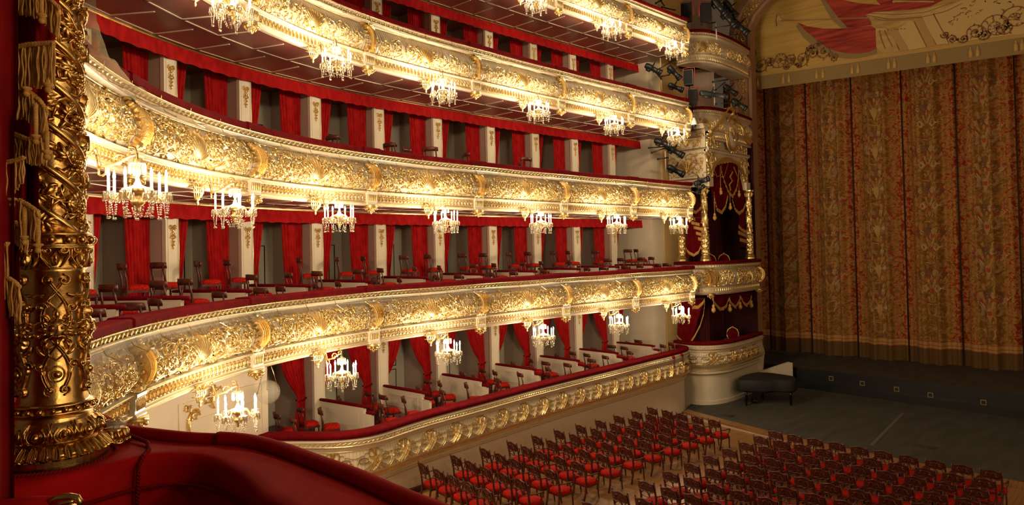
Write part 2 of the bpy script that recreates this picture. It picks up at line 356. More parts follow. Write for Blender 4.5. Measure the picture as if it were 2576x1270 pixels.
def parapet(t):
    dense = t <= 2; z = ZP[t]; X0, X1 = SA * BAY, SB * BAY
    if t == 4: X0 = 0.9 * BAY
    if t == 3: X0 = -0.9 * BAY
    if t == 2: X0 = -1.2 * BAY
    lift = lambda V: bendA(V + np.array([0, 0, z]))
    lab = {1: 'gilded second balcony front, net sloping below its red rail, crossing the middle of the hall', 2: 'gilded third balcony front, the one whose lower edge runs nearly level', 3: 'gilded fourth balcony front rising towards the upper corner by the column', 4: 'topmost gilded balcony front, cut by the upper edge of the picture'}[t]
    root = thing('balcony_parapet', lab, 'balcony', (0, 0, 0))
    m = MB(); sweep(m, MOULD[1:] + FRZ[1:] + LEDGE[1:], X0, X1, .3, 0); build('base_moulding', m, CREAM, root, lift, False)
    m = MB(); sweep(m, BODY, X0, X1, .15, 0, uvs=1.0); build('fluted_panel', m, FLUTED, root, lift, True, True)
    m = MB(); sweep(m, CORN, X0, X1, .3); sweep(m, INNER, X0, X1, .5); build('cornice', m, CREAM, root, lift, False)
    m = MB(); sweep(m, RAIL, X0, X1, .2, closed=True)
    for k in range(math.ceil(X0 / BAY), 7):
        if t >= 1: sweep(m, [(.075, 1.475), (.115, 1.49), (.115, 1.59), (.07, 1.62), (-.24, 1.62), (-.28, 1.585), (-.28, 1.475)], max(X0, k * BAY - .28), min(X1, k * BAY + .28), .1, closed=True)
    build('velvet_rail', m, VELVET, root, lift, False)
    # thin gilt lines of the mouldings
    m = MB()
    for (o, zz, rr) in ((.024, .237, .012), (-.02, .285, .012), (.05, .528, .010), (-.03, .483, .010), (.052, 1.337, .010), (-.055, 1.262, .010), (.058, 1.462, .010)):
        sweep(m, [(o + rr * math.cos(a), zz + rr * math.sin(a)) for a in np.linspace(0, 2 * PI, 6)[:-1]], X0, X1, .3, closed=True)
    build('gilt_lines', m, GOLD, root, lift, False)
    # cornice beading and frieze motifs, one mesh per bay
    bead = MB()
    if dense:
        for q in range(26):
            x = -HB + (q + .5) * BAY / 26; ridge(bead, [(x - .055, 1.372), (x - .02, 1.385), (x + .02, 1.405), (x + .055, 1.42)], [.012, .028, .028, .012], .035)
    else:
        for q in range(24): ball(bead, (x := -HB + (q + .5) * BAY / 24, 1.396, .006), .032, 6); leaf(bead, x + .05, 1.396, 0, .06, .012, .02)
    bead_fn = lambda V: np.c_[V[:, 0], .02 + V[:, 2], V[:, 1]]
    frz = MB()
    for q in range(32):
        x = -HB + (q + .5) * BAY / 32
        if dense:
            for s in (-1, 1): ridge(frz, [(x, .31), (x + s * .038, .345), (x + s * .03, .40), (x, .43), (x - s * .03, .455)], [.010, .014, .014, .012, .006], .03)
            ball(frz, (x, .375, .012), .02, 6)
        else:
            ridge(frz, [(x - .025, .315), (x - .03, .39), (x, .455), (x + .03, .39), (x + .025, .315)], .012, .028); leaf(frz, x, .315, PI / 2, .10, .014, .03)
    frz_fn = lambda V: np.c_[V[:, 0], -.035 + V[:, 2], V[:, 1]]
    for b in range(math.floor(X0 / BAY), 6):
        off = (b + .5) * BAY; lo, hi = X0 - off, X1 - off
        for nm, tpl, fn in (('bead_moulding', bead, bead_fn), ('frieze_moulding', frz, frz_fn), ('scrollwork', (DENSE if dense else LIGHT)[b % 2], fBODY)):
            c = clip_x(tpl, max(lo, -HB), min(hi, HB))
            if c.f: build(nm, c, GOLD, root, lambda V: lift(fn(V) + np.array([off, 0, 0])), nm == 'scrollwork')
    for k in range(math.ceil(X0 / BAY), 7):
        off = k * BAY
        if k == 6: off = X1 - .12
        br = MB(); br.merge(BRK[dense], fBODY)
        sweep(br, [(-.03, .20), (.075, .20), (.075, .225), (.05, .26), (.05, .30), (.06, .31), (.06, .46), (.085, .49), (.085, .535), (.03, .56), (-.03, .56)], -.17, .17, .1, 1)
        for q in range(5):
            c = MB(); leaf(c, 0, 0, PI / 2, .16, .018, .03); br.merge(c, lambda V: np.c_[V[:, 0] - .12 + q * .06, .055 + V[:, 2], .30 + V[:, 1]])
        for q in range(3):
            for s in (-1, 1): ridge(br, spiral(.09 * (q - 1), .385, .04, 1.1, 0, s, 8), .012, .02) if False else None
        bo = build('bracket', br, [GOLD, CREAM], root, lambda V: lift(V + np.array([off, 0, 0])), False)
        p, a = frame(cvA, off / BAY, 0.0, BAY)
        pn = bpy.data.objects.new('pendant', PMESH) if t else None
        COL.objects.link(pn); pn.parent = bo; pn.location = (p[0], p[1], z); pn.rotation_euler = (0, 0, a)
    # translucent net slung below the rail, with the cords that hold it
    if t <= 3:
        deep = {1: .30, 2: .26, 3: .12}[t]; m = MB(); xs0 = max(X0, -1.2 * BAY)
        xs = np.linspace(xs0, X1 - .1, 140); V = []; 
        for i, x in enumerate(xs):
            sag = .03 * math.sin(x * 4.7) + .02 * math.sin(x * 9.1); q = 1.0 if x > 2.2 * BAY else 1.0 + .5 * (2.2 - x / BAY) / 3
            for (o, zz) in ((.07, 1.36), (.13, 1.28), (.17, 1.30 - deep * .35), (.19 + deep * .9 * q, 1.30 - deep * .55 * (1 if t > 1 else .4) + sag)): V.append((x, o, zz))
        m.add(V, grid_faces(len(xs), 4)); build('safety_net', m, NET, root, lift, True)
        q = deep * .9
        for k in range(int((X1 - xs0) / .98)):
            x = xs0 + .5 + k * .98; m = MB(); tube(m, [(x, .10, 1.50), (x, .09, 1.38), (x + .02, .14, 1.26), (x + .05, .19 + q * .5, 1.30 - deep * .5)], .006, 4); build('net_cord', m, BRASS, root, lift, False)
    return root
PMESH = build('pendant', PEND, GOLD, None, None, True).data
bpy.data.objects.remove(bpy.data.objects['pendant'])
for t in (1, 2, 3, 4): parapet(t)

# ------------------------------------------------------------------ soffits, valances, back walls
def soffit(t):
    z = ZP[t] + .2; X0 = {1: 0.2, 2: -1.2, 3: -1, 4: .8}[t] * BAY; X1 = SB * BAY
    m = MB(); sweep(m, [(-4.6, .0), (-.10, .0)], X0, X1 + (1.2 if t < 4 else 0), .5, 0, cap=False)
    r = .012; n = int((X1 - X0) / .98)
    for row, (oa, ob) in enumerate(((-2.3, -1.25), (-1.15, -.2))):
        for q in range(n):
            x = X0 + q * .98 + row * .45
            box(m, x + .04, x + .98 - .04, oa, oa + .035, -r, .0, 1); box(m, x + .98 - .075, x + .98 - .04, oa, ob - .1, -r, .0, 1)  # cream strips on two sides only: painted highlight of frames catching the light
    for (o0, o1, zz) in ((-2.47, -2.40, -.035), (-2.40, -2.36, -.02)): sweep(m, [(o0, 0), (o0, zz), (o1, zz), (o1, 0)], X0, X1 - .3, .5, 2)
    return struct('ceiling', m, [SOFFIT, CREAM, BRASS], lambda V: bendA(V + np.array([0, 0, z])))
for t in (1, 2, 3, 4): soffit(t)
SX1 = 6.06
for t in (2, 3, 4):     # scalloped pelmet cloth along the mouth of the boxes
    z = ZP[t] + .16; X0 = {2: -.9, 3: -.7, 4: 1.2}[t] * BAY; X1 = SX1 * BAY; n = int((X1 - X0) / .05); xs = np.linspace(X0, X1, n); V = []
    for x in xs:
        dz = .028 * abs(math.sin(x * PI / .36)); wv = .012 * math.sin(x * 5.2)
        for (o, zz) in ((-2.40, 0), (-2.385 + wv, -.17), (-2.37 + wv, -.335 + dz)): V.append((x, o, zz))
    m = MB(); m.add(V, grid_faces(n, 3))
    v = build('box_valance', m, DRAPE, None, lambda V: bendA(V + np.array([0, 0, z])), True)
    tag(v, {2: 'scalloped red cloth valance under the third balcony, above the chairs of the second', 3: 'scalloped red cloth valance hanging under the fourth balcony', 4: 'scalloped red cloth valance hanging under the topmost balcony'}[t], 'valance')
TIERZ = {0: (-4.82, -2.25), 1: (-2.10, 1.16), 2: (1.30, 4.60), 3: (4.74, 7.93)}
PS = [-.75, -.29, .18, .65, 1.13, 1.60, 2.09, 2.60, 3.17, 3.78, 4.35, 4.92, 5.53]     # pilasters along the curve, in bays
for t, (z0, z1) in TIERZ.items():
    m = MB(); X0, X1 = ({0: 1.4, 1: -.9, 2: -.9, 3: -.5}[t]) * BAY, 6.06 * BAY
    sweep(m, [(-4.2, z0), (-4.2, z1)], X0, X1, .5, 0, cap=False)
    for a, b in zip(PS[:-1], PS[1:]):
        if a * BAY < X0: continue
        mid = (a + b) / 2 * BAY
        for (d0, d1, za, zb) in ((-.62, -.02, .18, .95), (.02, .62, .18, .95), (-.62, -.02, 1.05, 2.35), (.02, .62, 1.05, 2.35)):
            for (p0, p1, q0, q1) in ((d0, d1, za, za + .025), (d0, d1, zb - .025, zb), (d0, d0 + .02, za, zb), (d1 - .02, d1, za, zb)):
                box(m, mid + p0, mid + p1, -4.2, -4.185, z0 + q0, z0 + q1, 1)
        [box(m, mid + e - .02, mid + e + .02, -4.2, -4.16, z0 + 1.0, z0 + 2.6, 2) for e in (-.02, .42)]
    struct('wall_back', m, [DOORGREY, DARK, BRASS], bendA)
m = MB(); box(m, -1.26 * BAY, -1.22 * BAY, -4.6, .06, -2.3, 4.7); struct('wall_box_side', m, DRAPE, bendA)
# floor slabs of the lowest boxes
m = MB(); sweep(m, [(-4.2, -4.86), (-.2, -4.86)], 1.3 * BAY, 6.06 * BAY, .5, 0, cap=False); struct('floor', m, WOOD, bendA)
# ------------------------------------------------------------------ wall chandeliers
def chandelier_proto():
    root = thing('chandelier', 'x', 'chandelier', (0, 0, 0), 0, 'crystal chandeliers along the balcony fronts')
    a = MB()       # gilt wall basket and the scrolled arm that carries the chandelier
    for k in range(7):
        q = (k - 3) * .30; tube(a, [(.20 * math.sin(q) * s1, .70 - .10 * s1 * math.cos(q), .30 - .30 * h) for h, s1 in ((0, .45), (.25, .85), (.5, 1), (.75, .8), (1, .25))], .014, 5)
    for h, s1 in ((0.02, .5), (.3, .95), (.6, .95)): tube(a, [(.21 * s1 * math.sin(q), .70 - .11 * s1 * math.cos(q), .30 - .30 * h) for q in np.linspace(-1.5, 1.5, 9)], .012, 5)
    lathe(a, [(.001, -.10), (.022, -.08), (.03, -.05), (.015, -.02), (.05, .01), (.02, .03)], 8, (0, .66, .0))
    t = np.linspace(0, 1, 16); tube(a, np.c_[0 * t, .62 - .62 * t, .20 + .34 * np.sin(t * PI * .75) * t + .05 * np.sin(t * 7)], .022 - .008 * t, 6)
    for (c0, c1, R, d, a0) in ((.40, .26, .10, 1, 0), (.20, .40, .09, -1, PI), (.06, .50, .07, 1, 1)):
        p = spiral(c0, c1, R, 1.2, a0, d, 14); tube(a, np.c_[0 * p[:, 0], p], .014, 5)
    for s in (-1, 1):
        p = spiral(.13, .22, .09, 1.2, PI, -1, 12); tube(a, np.c_[s * p[:, 0], .62 + 0 * p[:, 0], p[:, 1]], .013, 5)
    build('arm_bracket', a, GOLD, root, lambda V: V + np.array([0, 0, .20]) * (V[:, 1:2] > .42))
    s = MB(); lathe(s, [(.001, .50), (.012, .49), (.012, .43), (.03, .41), (.014, .38), (.035, .33), (.018, .29), (.032, .24), (.016, .20), (.03, .15), (.045, .11), (.11, .08), (.14, .05), (.12, .02), (.06, .0), (.05, -.05), (.075, -.08), (.085, -.10), (.05, -.14), (.02, -.16), (.03, -.18), (.012, -.22), (.001, -.23)], 12)
    build('stem', s, GOLD, root)
    c = MB()
    for k in range(9):
        an = k * 2 * PI / 9; x, y = .085 * math.cos(an), .085 * math.sin(an); tube(c, [(x, y, .36), (x, y, .35), (x, y, .25), (x, y, .235)], [.004, .012, .015, .004], 4)
    lathe(c, [(.02, .365), (.09, .36), (.095, .37), (.02, .375)], 12); build('crystal_crown', c, CRYSTAL, root)
    A = 7; cand = MB(); tube(cand, [(0, 0, .0), (0, 0, .175)], [.0165, .0155], 8); me_c = None
    bulb = MB(); lathe(bulb, [(.006, .172), (.014, .185), (.0185, .21), (.015, .24), (.008, .265), (.001, .285)], 8)
    dr = MB(); lathe(dr, [(.012, -.012), (.045, -.004), (.066, .010), (.060, .012), (.02, .002)], 12)
    for k in range(8):
        an = k * PI / 4; x, y = .058 * math.cos(an), .058 * math.sin(an); tube(dr, [(x, y, -.0), (x, y, -.02), (x, y, -.095), (x, y, -.11)], [.003, .010, .012, .003], 4)
    for k in range(3):
        an = k * 2.1; x, y = .03 * math.cos(an), .03 * math.sin(an)
        for q in range(5 + (k == 1)): ball(dr, (x * (1 - .1 * q), y * (1 - .1 * q), -.13 - .028 * q), .0115, 6)
        ball(dr, (x * .5, y * .5, -.295), .017, 6)
    for k in range(A):
        an = k * 2 * PI / A + .25; ca, sa = math.cos(an), math.sin(an); m = MB()
        tube(m, [(r * ca, r * sa, z) for r, z in ((.05, .03), (.10, .075), (.16, .06), (.20, -.01), (.25, -.07), (.295, -.055), (.31, -.01))], .011, 5)
        lathe(m, [(.001, -.06), (.02, -.05), (.012, -.02), (.02, .0), (.02, .015), (.001, .016)], 8, (.31 * ca, .31 * sa, 0))
        arm = build('arm', m, GOLD, root)
        for nm, mb, mt in (('candle', cand, CANDLE), ('flame_bulb', bulb, BULB), ('drop_fringe', dr, CRYSTAL)):
            if k == 0: o = build(nm, mb, mt, arm)
            else: o = bpy.data.objects.new(nm, bpy.data.meshes[nm]); COL.objects.link(o); o.parent = arm
            o.location = (.31 * ca, .31 * sa, .012)
    bd = MB()
    for q in range(4): ball(bd, (-.018 * q, 0, -.16 - .035 * q), .013, 6)
    pr = MB(); tube(pr, [(0, 0, .0), (0, 0, -.02), (0, 0, -.09), (0, 0, -.105)], [.003, .010, .012, .003], 4)
    for nm, mb, n_, R in (('bead_string', bd, 10, .15), ('crystal_pendant', pr, 12, .20)):
        for k in range(n_):
            an = k * 2 * PI / n_
            if k == 0: o = build(nm, mb, CRYSTAL, root)
            else: o = bpy.data.objects.new(nm, bpy.data.meshes[nm]); COL.objects.link(o); o.parent = root
            o.location = (R * math.cos(an), R * math.sin(an), 0); o.rotation_euler = (0, 0, an)
    lamp('candle_light', (0, 0, .20), CH_W, 0.20, WARM, root)
    return root
ORD = ['first', 'second', 'third', 'fourth', 'fifth', 'sixth', 'seventh', 'eighth', 'ninth', 'tenth', 'eleventh', 'twelfth', 'thirteenth', 'fourteenth', 'fifteenth', 'sixteenth', 'seventeenth', 'eighteenth', 'nineteenth', 'twentieth']
CH = chandelier_proto(); first = True
for t, ss, base in ((1, [.5, 1.5, 2.5, 3.5, 4.5, 5.5], ZP[1] - .225), (2, [-.46, .5, 1.5, 2.5, 3.5, 4.5, 5.5], ZP[2] - .215), (3, [.5, 1.5, 2.5, 3.5, 4.5, 5.5], ZP[3] - .25), (4, [3.5, 4.5, 5.5], ZP[4] - .25)):
    for i, s in enumerate(ss):
        p, a = frame(cvA, s, .72 if s > 0 else .60, BAY)
        lab = f'lit crystal candle chandelier under the {TIERNAME[t]} balcony front, {ORD[i]} from the spiral column'
        rz = a + (i * .37 + t) % .3
        if first: CH.location = (p[0], p[1], base); CH.rotation_euler = (0, 0, a); CH['label'] = lab; first = False
        else: dup(CH, (p[0], p[1], base), a, lab)

# ------------------------------------------------------------------ box pilasters, drapes, low partitions
def pilaster_proto(t):
    z0, z1 = TIERZ[t]; h = z1 - z0; root = thing('box_pilaster', 'x', 'pilaster', (0, 0, 0), 0, f'cream pilasters of the {TIERNAME[t]} row of boxes')
    m = MB(); bevbox(m, -.19, .19, 0, .10, 0, h, .008)
    for (x0, x1, za, zb) in ((-.135, -.125, .9, h - .12), (.125, .135, .9, h - .12), (-.135, .135, h - .13, h - .12)): box(m, x0, x1, -.008, .01, za, zb)
    build('shaft', m, CREAM, root, None, False)
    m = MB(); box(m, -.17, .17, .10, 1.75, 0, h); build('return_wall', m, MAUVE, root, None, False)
    m = MB(); tube(m, [(.175, -.01, .9), (.175, -.01, h - .05)], .007, 4); build('gilt_bead', m, GOLD, root)
    g = MB()
    for s in (-1, 1):
        ridge(g, spiral(s * .05, -.10, .05, 1.3, PI / 2, -s, 14), .013, .03); ridge(g, spiral(s * .035, -.30, .04, 1.2, -PI / 2, s, 12), .011, .03)
        for k in range(5): leaf(g, s * .01, -.12 - .085 * k, -PI / 2 + s * .9, .075 - .006 * k, .018, .035, -s * .6)
    for k in range(7): leaf(g, 0, -.06 - .07 * k, -PI / 2, .09, .022, .045, 0)
    ball(g, (0, -.09, .02), .035, 6); ball(g, (0, -.30, .02), .026, 6)
    zt = h - (.17 if t == 0 else .44)
    build('gilt_drop', g, GOLD, root, lambda V: np.c_[V[:, 0], -.002 - V[:, 2], zt + V[:, 1]], False)
    return root
def drape_mesh(t, side):
    z0, z1 = TIERZ[t]; h = z1 - z0 - (.02 if t == 0 else .22); nu, nv = 40, 20; V = []
    for i in range(nu):
        u = i / (nu - 1)
        for j in range(nv):
            v = j / (nv - 1)
            if t == 0:
                wd = .92 - .68 * min(1, v / .62) ** 1.5 if v < .62 else .24 + .16 * ((v - .62) / .38) ** .7
                drop = .10 * u * math.sin(PI * min(1, v / .62))
            else: wd = (.68 - .44 * min(1, v / .95) ** 1.1 if side < 0 else .70 - .20 * v ** 1.1); drop = 0
            amp = .028 + .022 * (1 - wd); y = amp * math.sin(u * 2 * PI * 7 + .4 * math.sin(v * 5)) + .012 * math.sin(u * 37 + v * 3)
            V.append((side * -u * wd, y, h * (1 - v) - drop))
    m = MB(); m.add(V, grid_faces(nu, nv)); return m
def drape_proto(t, side):
    o = build('box_drape', drape_mesh(t, side), DRAPE, None, None, True)
    if t == 0:
        h = TIERZ[0][1] - TIERZ[0][0] - .02; m = MB(); z = h * .34
        tube(m, [(-side * .01, -.07, z + .05), (-side * .12, -.085, z), (-side * .25, -.05, z - .02), (-side * .26, .05, z), (-side * .1, .07, z + .03)], .022, 6); build('tieback', m, VELVET, o)
    return o
def partition_proto(t):
    root = thing('low_partition', 'x', 'partition', (0, 0, 0), 0, f'low partitions of the {TIERNAME[t]} row of boxes')
    # local: y=0 at the pilaster face, -y towards the hall; heights above the box floor of the pilaster
    zr, zf = {0: (.90, .76), 1: (1.38, 1.24)}[t]; L1, L2 = (1.85, 2.02) if t == 0 else (1.98, 2.28)
    m = MB(); box(m, -.05, .05, -L1 + .12, .02, 0, zr - .06); box(m, -.045, .045, -L2, -L1 + .12, 0, zf - .06)
    for s in (-1, 1):
        for (y0, y1, zt) in ((-L1 + .3, -.2, zr - .2),):
            for q in ((y0, y1, .35, .365), (y0, y1, zt - .015, zt), (y0, y0 + .015, .35, zt), (y1 - .015, y1, .35, zt)): box(m, s * .05 - .006, s * .05 + .006, *q)
    build('panel', m, CREAM, root, None, False)
    def pad(y0, y1, z, nm):
        t_ = np.linspace(0, 1, 12); mb = MB(); tube(mb, np.c_[0 * t_, y0 + (y1 - y0) * t_, z + 0 * t_], np.where((t_ < .03), .05, np.where(t_ > .97, .045, .062)), 10, flat=.75); build(nm, mb, VELVET, root)
    pad(-L1, .0, zr - .03, 'armrest'); pad(-L2 - .05, -L1 + .04, zf - .03, 'front_armrest')
    return root
def boxlab(i): return ORD[i]
for t in (0, 1, 2, 3):
    z0, z1 = TIERZ[t]; first_s = {0: 1.9, 1: -.4, 2: .5, 3: 2.3}[t]
    ps = [s for s in PS if s > first_s]; pp = None; pd = {}; lp = None
    for i, s in enumerate(ps):
        p, a = frame(cvA, s, -2.45, BAY)
        lab = f'cream pilaster with gilt drop in the {TIERNAME[t]} row of boxes, {ORD[i]} from the spiral column'
        if pp is None: pp = pilaster_proto(t); pp.location = (p[0], p[1], z0); pp.rotation_euler = (0, 0, a); pp['label'] = lab
        else: dup(pp, (p[0], p[1], z0), a, lab)
        if t in (0, 1):
            lab = f'cream partition with crimson armrests in the {TIERNAME[t]} row of boxes, {ORD[i]} from the spiral column'
            if lp is None: lp = partition_proto(t); lp.location = (p[0], p[1], z0); lp.rotation_euler = (0, 0, a); lp['label'] = lab
            else: dup(lp, (p[0], p[1], z0), a, lab)
        for side in (-1, 1):      # side 1: drape hangs on the stage side of its box, i.e. before this pilaster
            if side == -1 and i == len(ps) - 1 and t > 0: pass
            pq, aq = frame(cvA, s - side * .17 / (BAY * 1.1), -2.45 - .40, BAY)
            lab = f'red damask drape, {TIERNAME[t]} row of boxes, ' + ('before' if side == 1 else 'just past') + f' the {ORD[i]} pilaster from the spiral column'
            if side not in pd:
                pd[side] = drape_proto(t, side); o = pd[side]; o.location = (pq[0], pq[1], z0 + .01); o.rotation_euler = (0, 0, aq); tag(o, lab, 'drape', f'red drapes of the {TIERNAME[t]} row of boxes')
            else: dup(pd[side], (pq[0], pq[1], z0 + .01), aq, lab)
    # last drape against the end wall, and the end wall itself
# ------------------------------------------------------------------ chairs of the boxes
def box_chair():
    root = thing('box_chair', 'x', 'chair', (0, 0, 0), 0, 'dark chairs in the boxes')
    m = MB(); t_ = np.linspace(0, 2 * PI, 20, endpoint=False)
    def outline(sc): return np.c_[.215 * sc * np.sign(np.cos(t_)) * np.abs(np.cos(t_)) ** .55, .205 * sc * np.sign(np.sin(t_)) * np.abs(np.sin(t_)) ** .55]
    L = [(1.0, .405), (1.03, .43), (1.0, .465), (.86, .49), (.5, .505), (.01, .51)]
    V = np.concatenate([np.c_[outline(s), np.full(20, z)] for s, z in L]); a = np.arange(len(L) * 20).reshape(-1, 20); b = np.roll(a, -1, 1)
    m.add(V, np.stack([a[:-1], b[:-1], b[1:], a[1:]], -1).reshape(-1, 4)); build('seat', m, SEAT, root)
    m = MB(); box(m, -.205, .205, -.195, .195, .36, .41); build('seat_rail', m, WOOD, root, None, False)
    for s in (-1, 1):
        m = MB(); tube(m, [(s * .185, -.30, 0), (s * .185, -.235, .2), (s * .185, -.20, .40), (s * .185, -.215, .62), (s * .18, -.27, .86)], [.017, .019, .022, .018, .017], 6, flat=1.4); build('leg', m, WOOD, root)
        m = MB(); lathe(m, [(.014, 0), (.016, .05), (.024, .22), (.018, .24), (.026, .27), (.02, .29), (.026, .37), (.001, .375)], 8, (s * .175, .17, 0)); build('leg', m, WOOD, root)
    m = MB(); xs = np.linspace(-.24, .24, 11); V = []
    for x in xs:
        yy = -.30 + .09 * (x / .24) ** 2
        for (dy, z) in ((0, .79), (-.022, .79), (-.035, .905), (-.012, .91)): V.append((x, yy + dy, z + .012 * (1 - (x / .24) ** 2) * (z > .85)))
    a = np.arange(44).reshape(11, 4); b = np.roll(a, -1, 1); m.add(V, [np.stack([a[:-1], b[:-1], b[1:], a[1:]], -1).reshape(-1, 4), np.array([a[0][::-1]]), np.array([a[-1]])]); build('crest_rail', m, WOOD, root)
    return root
BC = box_chair(); bc_first = True
def put_box_chair(x, y, z, rz, lab, grp):
    global bc_first
    if bc_first: BC.location = (x, y, z); BC.rotation_euler = (0, 0, rz); BC['label'] = lab; BC['group'] = grp; bc_first = False
    else: dup(BC, (x, y, z), rz, lab, grp)
WHERE = ['at the front rail, back to the column', 'at the front rail, stage side', 'in the middle of the box', 'in the middle, stage side', 'at the back by the drapes', 'at the back, stage side']
for t in (0, 1):
    z0 = TIERZ[t][0]; ps = [s for s in PS if s > {0: 1.9, 1: -.4}[t]]; bounds = ([1.62] if t == 0 else []) + ps + [5.98]
    fl = {0: (-4.82, -4.82, -4.82), 1: (-1.62, -1.36, -1.03)}[t]
    for i in range(len(bounds) - 1):
        s0, s1 = bounds[i], bounds[i + 1]
        for j, (fx, o, lv) in enumerate(((.30, -.50, 0), (.72, -.55, 0), (.22, -1.20, 1), (.66, -1.25, 1), (.28, -1.95, 2), (.68, -1.98, 2))):
            if t == 0 and i == 0 and o > -.9: continue
            if (i * 5 + j * 3 + t) % 11 == 0: continue
            s = s0 + (s1 - s0) * (fx + rnd.uniform(-.04, .04)); p, a = frame(cvA, s, o + (.15 if t == 0 and o > -.8 else 0), BAY)
            put_box_chair(p[0], p[1], fl[lv], a - PI / 2 - .35 + rnd.uniform(-.35, .25), f'dark chair, {TIERNAME[t]} row, {ORD[i]} box from column, {WHERE[j]}', f'chairs in the {TIERNAME[t]} row of boxes')
for i, (x, o, s, zt) in enumerate(((0, -1.2, 2.49, 3.02), (0, -1.2, 2.66, 3.02), (0, -1.2, 2.83, 3.03), (0, -1.2, 3.25, 3.02), (0, -1.2, 3.83, 3.05), (0, -1.3, 3.93, 2.93), (0, -1.2, 2.02, 3.0))):
    p, a = frame(cvA, s, o, BAY); put_box_chair(p[0], p[1], zt - .92, a - PI / 2 + [.2, -1.2, .6, -.3, 1.4, -.8, .1][i], f'dark chair whose back shows above the third balcony rail, {ORD[i]} of seven from the column' if i < 6 else 'dark chair top above the third balcony rail, nearest of seven to the spiral column'.replace('nearest', 'closest by'), 'chairs in the third row of boxes')
# platforms the box chairs stand on
for t in (0, 1, 2):
    fl = {0: (-4.82, -4.82, -4.82), 1: (-1.62, -1.36, -1.03), 2: (1.38, 2.06, 2.1)}[t]; m = MB(); prof = [(-4.2, fl[2]), (-1.65, fl[2]), (-1.65, fl[1]), (-.85, fl[1]), (-.85, fl[0]), (-.2, fl[0])]
    sweep(m, prof, {0: 1.5, 1: -.9, 2: 0}[t] * BAY, 6.0 * BAY, .5, 0, cap=False); struct('floor', m, WOOD, bendA)
# ------------------------------------------------------------------ lowest parapet with its strapwork
def strap_module():
    m = MB(); W, H = .0085, .030
    def dbl(p, n=18, w=W, g=.0125):
        p = np.asarray(p, float); T = np.gradient(p, axis=0); T /= np.linalg.norm(T, axis=1)[:, None] + 1e-9; N = np.c_[-T[:, 1], T[:, 0]]
        for s in (-1, 1): ridge(m, p + N * g * s, w, H, n=n)
    for s in (-1, 1):
        t = np.linspace(-2.2, 3.2, 20); dbl(np.c_[s * (.075 + .085 * np.cos(t)), .385 + .085 * np.sin(t)], 20)
        cr = lambda P, n=18: spline(np.arange(len(P)).astype(float), np.array(P, float))(np.linspace(0, len(P) - 1, n)) * np.array([s, 1])
        dbl(cr([(-.37, .02), (-.20, .09), (-.02, .22), (.12, .32), (.155, .40)])); dbl(cr([(-.22, .0), (-.07, .11), (.055, .24), (.03, .34), (0, .38)])); dbl(cr([(-.09, .0), (.03, .10), (.15, .19), (.24, .18)]), 14)
        t = np.linspace(0, 2 * PI, 18); dbl(np.c_[s * .285 + .115 * np.cos(t), .245 + .062 * np.sin(t)], 18, .006, .011); ridge(m, np.c_[s * .285 + .045 * np.cos(t), .245 + .022 * np.sin(t)], .008, H)
        ridge(m, spiral(s * .03, .43, .035, 1.3, -PI / 2, s, 12), .009, H)
        ridge(m, [(s * .15, .415), (s * .25, .415), (s * .25, .365), (s * .33, .365), (s * .40, .33), (s * .485, .325)], .008, H, n=16)
        ridge(m, [(s * .39, .245), (s * .44, .20), (s * .43, .12), (s * .36, .06), (s * .30, .05), (s * .30, .01), (s * .20, .005)], .008, H, n=18)
        ridge(m, [(s * .485, .10), (s * .40, .03), (s * .36, -.0)], .008, H, n=8)
        for (x, y) in ((.16, .33), (.40, .245), (.17, .245), (.30, .05), (.43, .30)): ball(m, (s * x, y, .010), .015, 6)
    return m
fP0 = onprofile([(.10, -5.15), (.10, -5.07), (.07, -4.95), (.02, -4.80), (-.02, -4.66)])
fL0 = onprofile([(-.10, -5.36), (-.04, -5.31), (.05, -5.22), (.10, -5.16)])
root = thing('balcony_parapet', 'lowest parapet with gilt strapwork on cream, its crimson rail above the parterre chairs', 'balcony')
m = MB(); sweep(m, [(-.16, -7.1), (-.16, -5.46), (-.12, -5.44), (-.06, -5.42), (-.08, -5.38), (-.10, -5.36), (-.04, -5.31), (.05, -5.22), (.10, -5.16)], 0, T0L, .2)
sweep(m, [(-.02, -4.66), (-.02, -4.62), (.0, -4.55), (.05, -4.52), (.05, -4.505), (.02, -4.49), (.02, -4.41), (.04, -4.40), (.03, -4.37), (.0, -4.35), (-.28, -4.35), (-.28, -5.1)], 0, T0L, .2); build('cream_moulding', m, CREAM, root, bendB, False)
m = MB(); sweep(m, [(.10, -5.16), (.10, -5.07), (.07, -4.95), (.02, -4.80), (-.02, -4.66)], 0, T0L, .15); build('fluted_panel', m, FLUTED, root, bendB, True, True)
m = MB(); sweep(m, [(.0, -4.35), (.045, -4.335), (.055, -4.25), (.02, -4.205), (-.29, -4.205), (-.33, -4.24), (-.33, -4.35)], 0, T0L, .12, closed=True); build('velvet_rail', m, VELVET, root, bendB, True)
m = MB()
for (o, z) in ((.055, -4.512), (-.01, -4.645), (-.06, -5.42), (.105, -5.155), (-.155, -5.53)): sweep(m, [(o + .011 * math.cos(a), z + .011 * math.sin(a)) for a in np.linspace(0, 2 * PI, 6)[:-1]], 0, T0L, .2, closed=True)
build('gilt_lines', m, GOLD, root, bendB, False)
m = MB(); n = int(T0L / .115)
for q in range(n):
    x = (q + .5) * T0L / n; ridge(m, [(x - .05, -4.472), (x - .02, -4.46), (x + .02, -4.44), (x + .05, -4.428)], [.012, .026, .026, .012], .03)
build('bead_moulding', m, GOLD, root, lambda V: bendB(np.c_[V[:, 0], .02 + V[:, 2], V[:, 1]]), False)
m = MB(); n = int(T0L / .085)
for q in range(n):
    x = (q + .5) * T0L / n; leaf(m, x, .02, PI / 2, .19, .026, .035, 0, 0, 6); leaf(m, x + .042, .12, PI / 2, .10, .014, .03, 0, 0, 5)
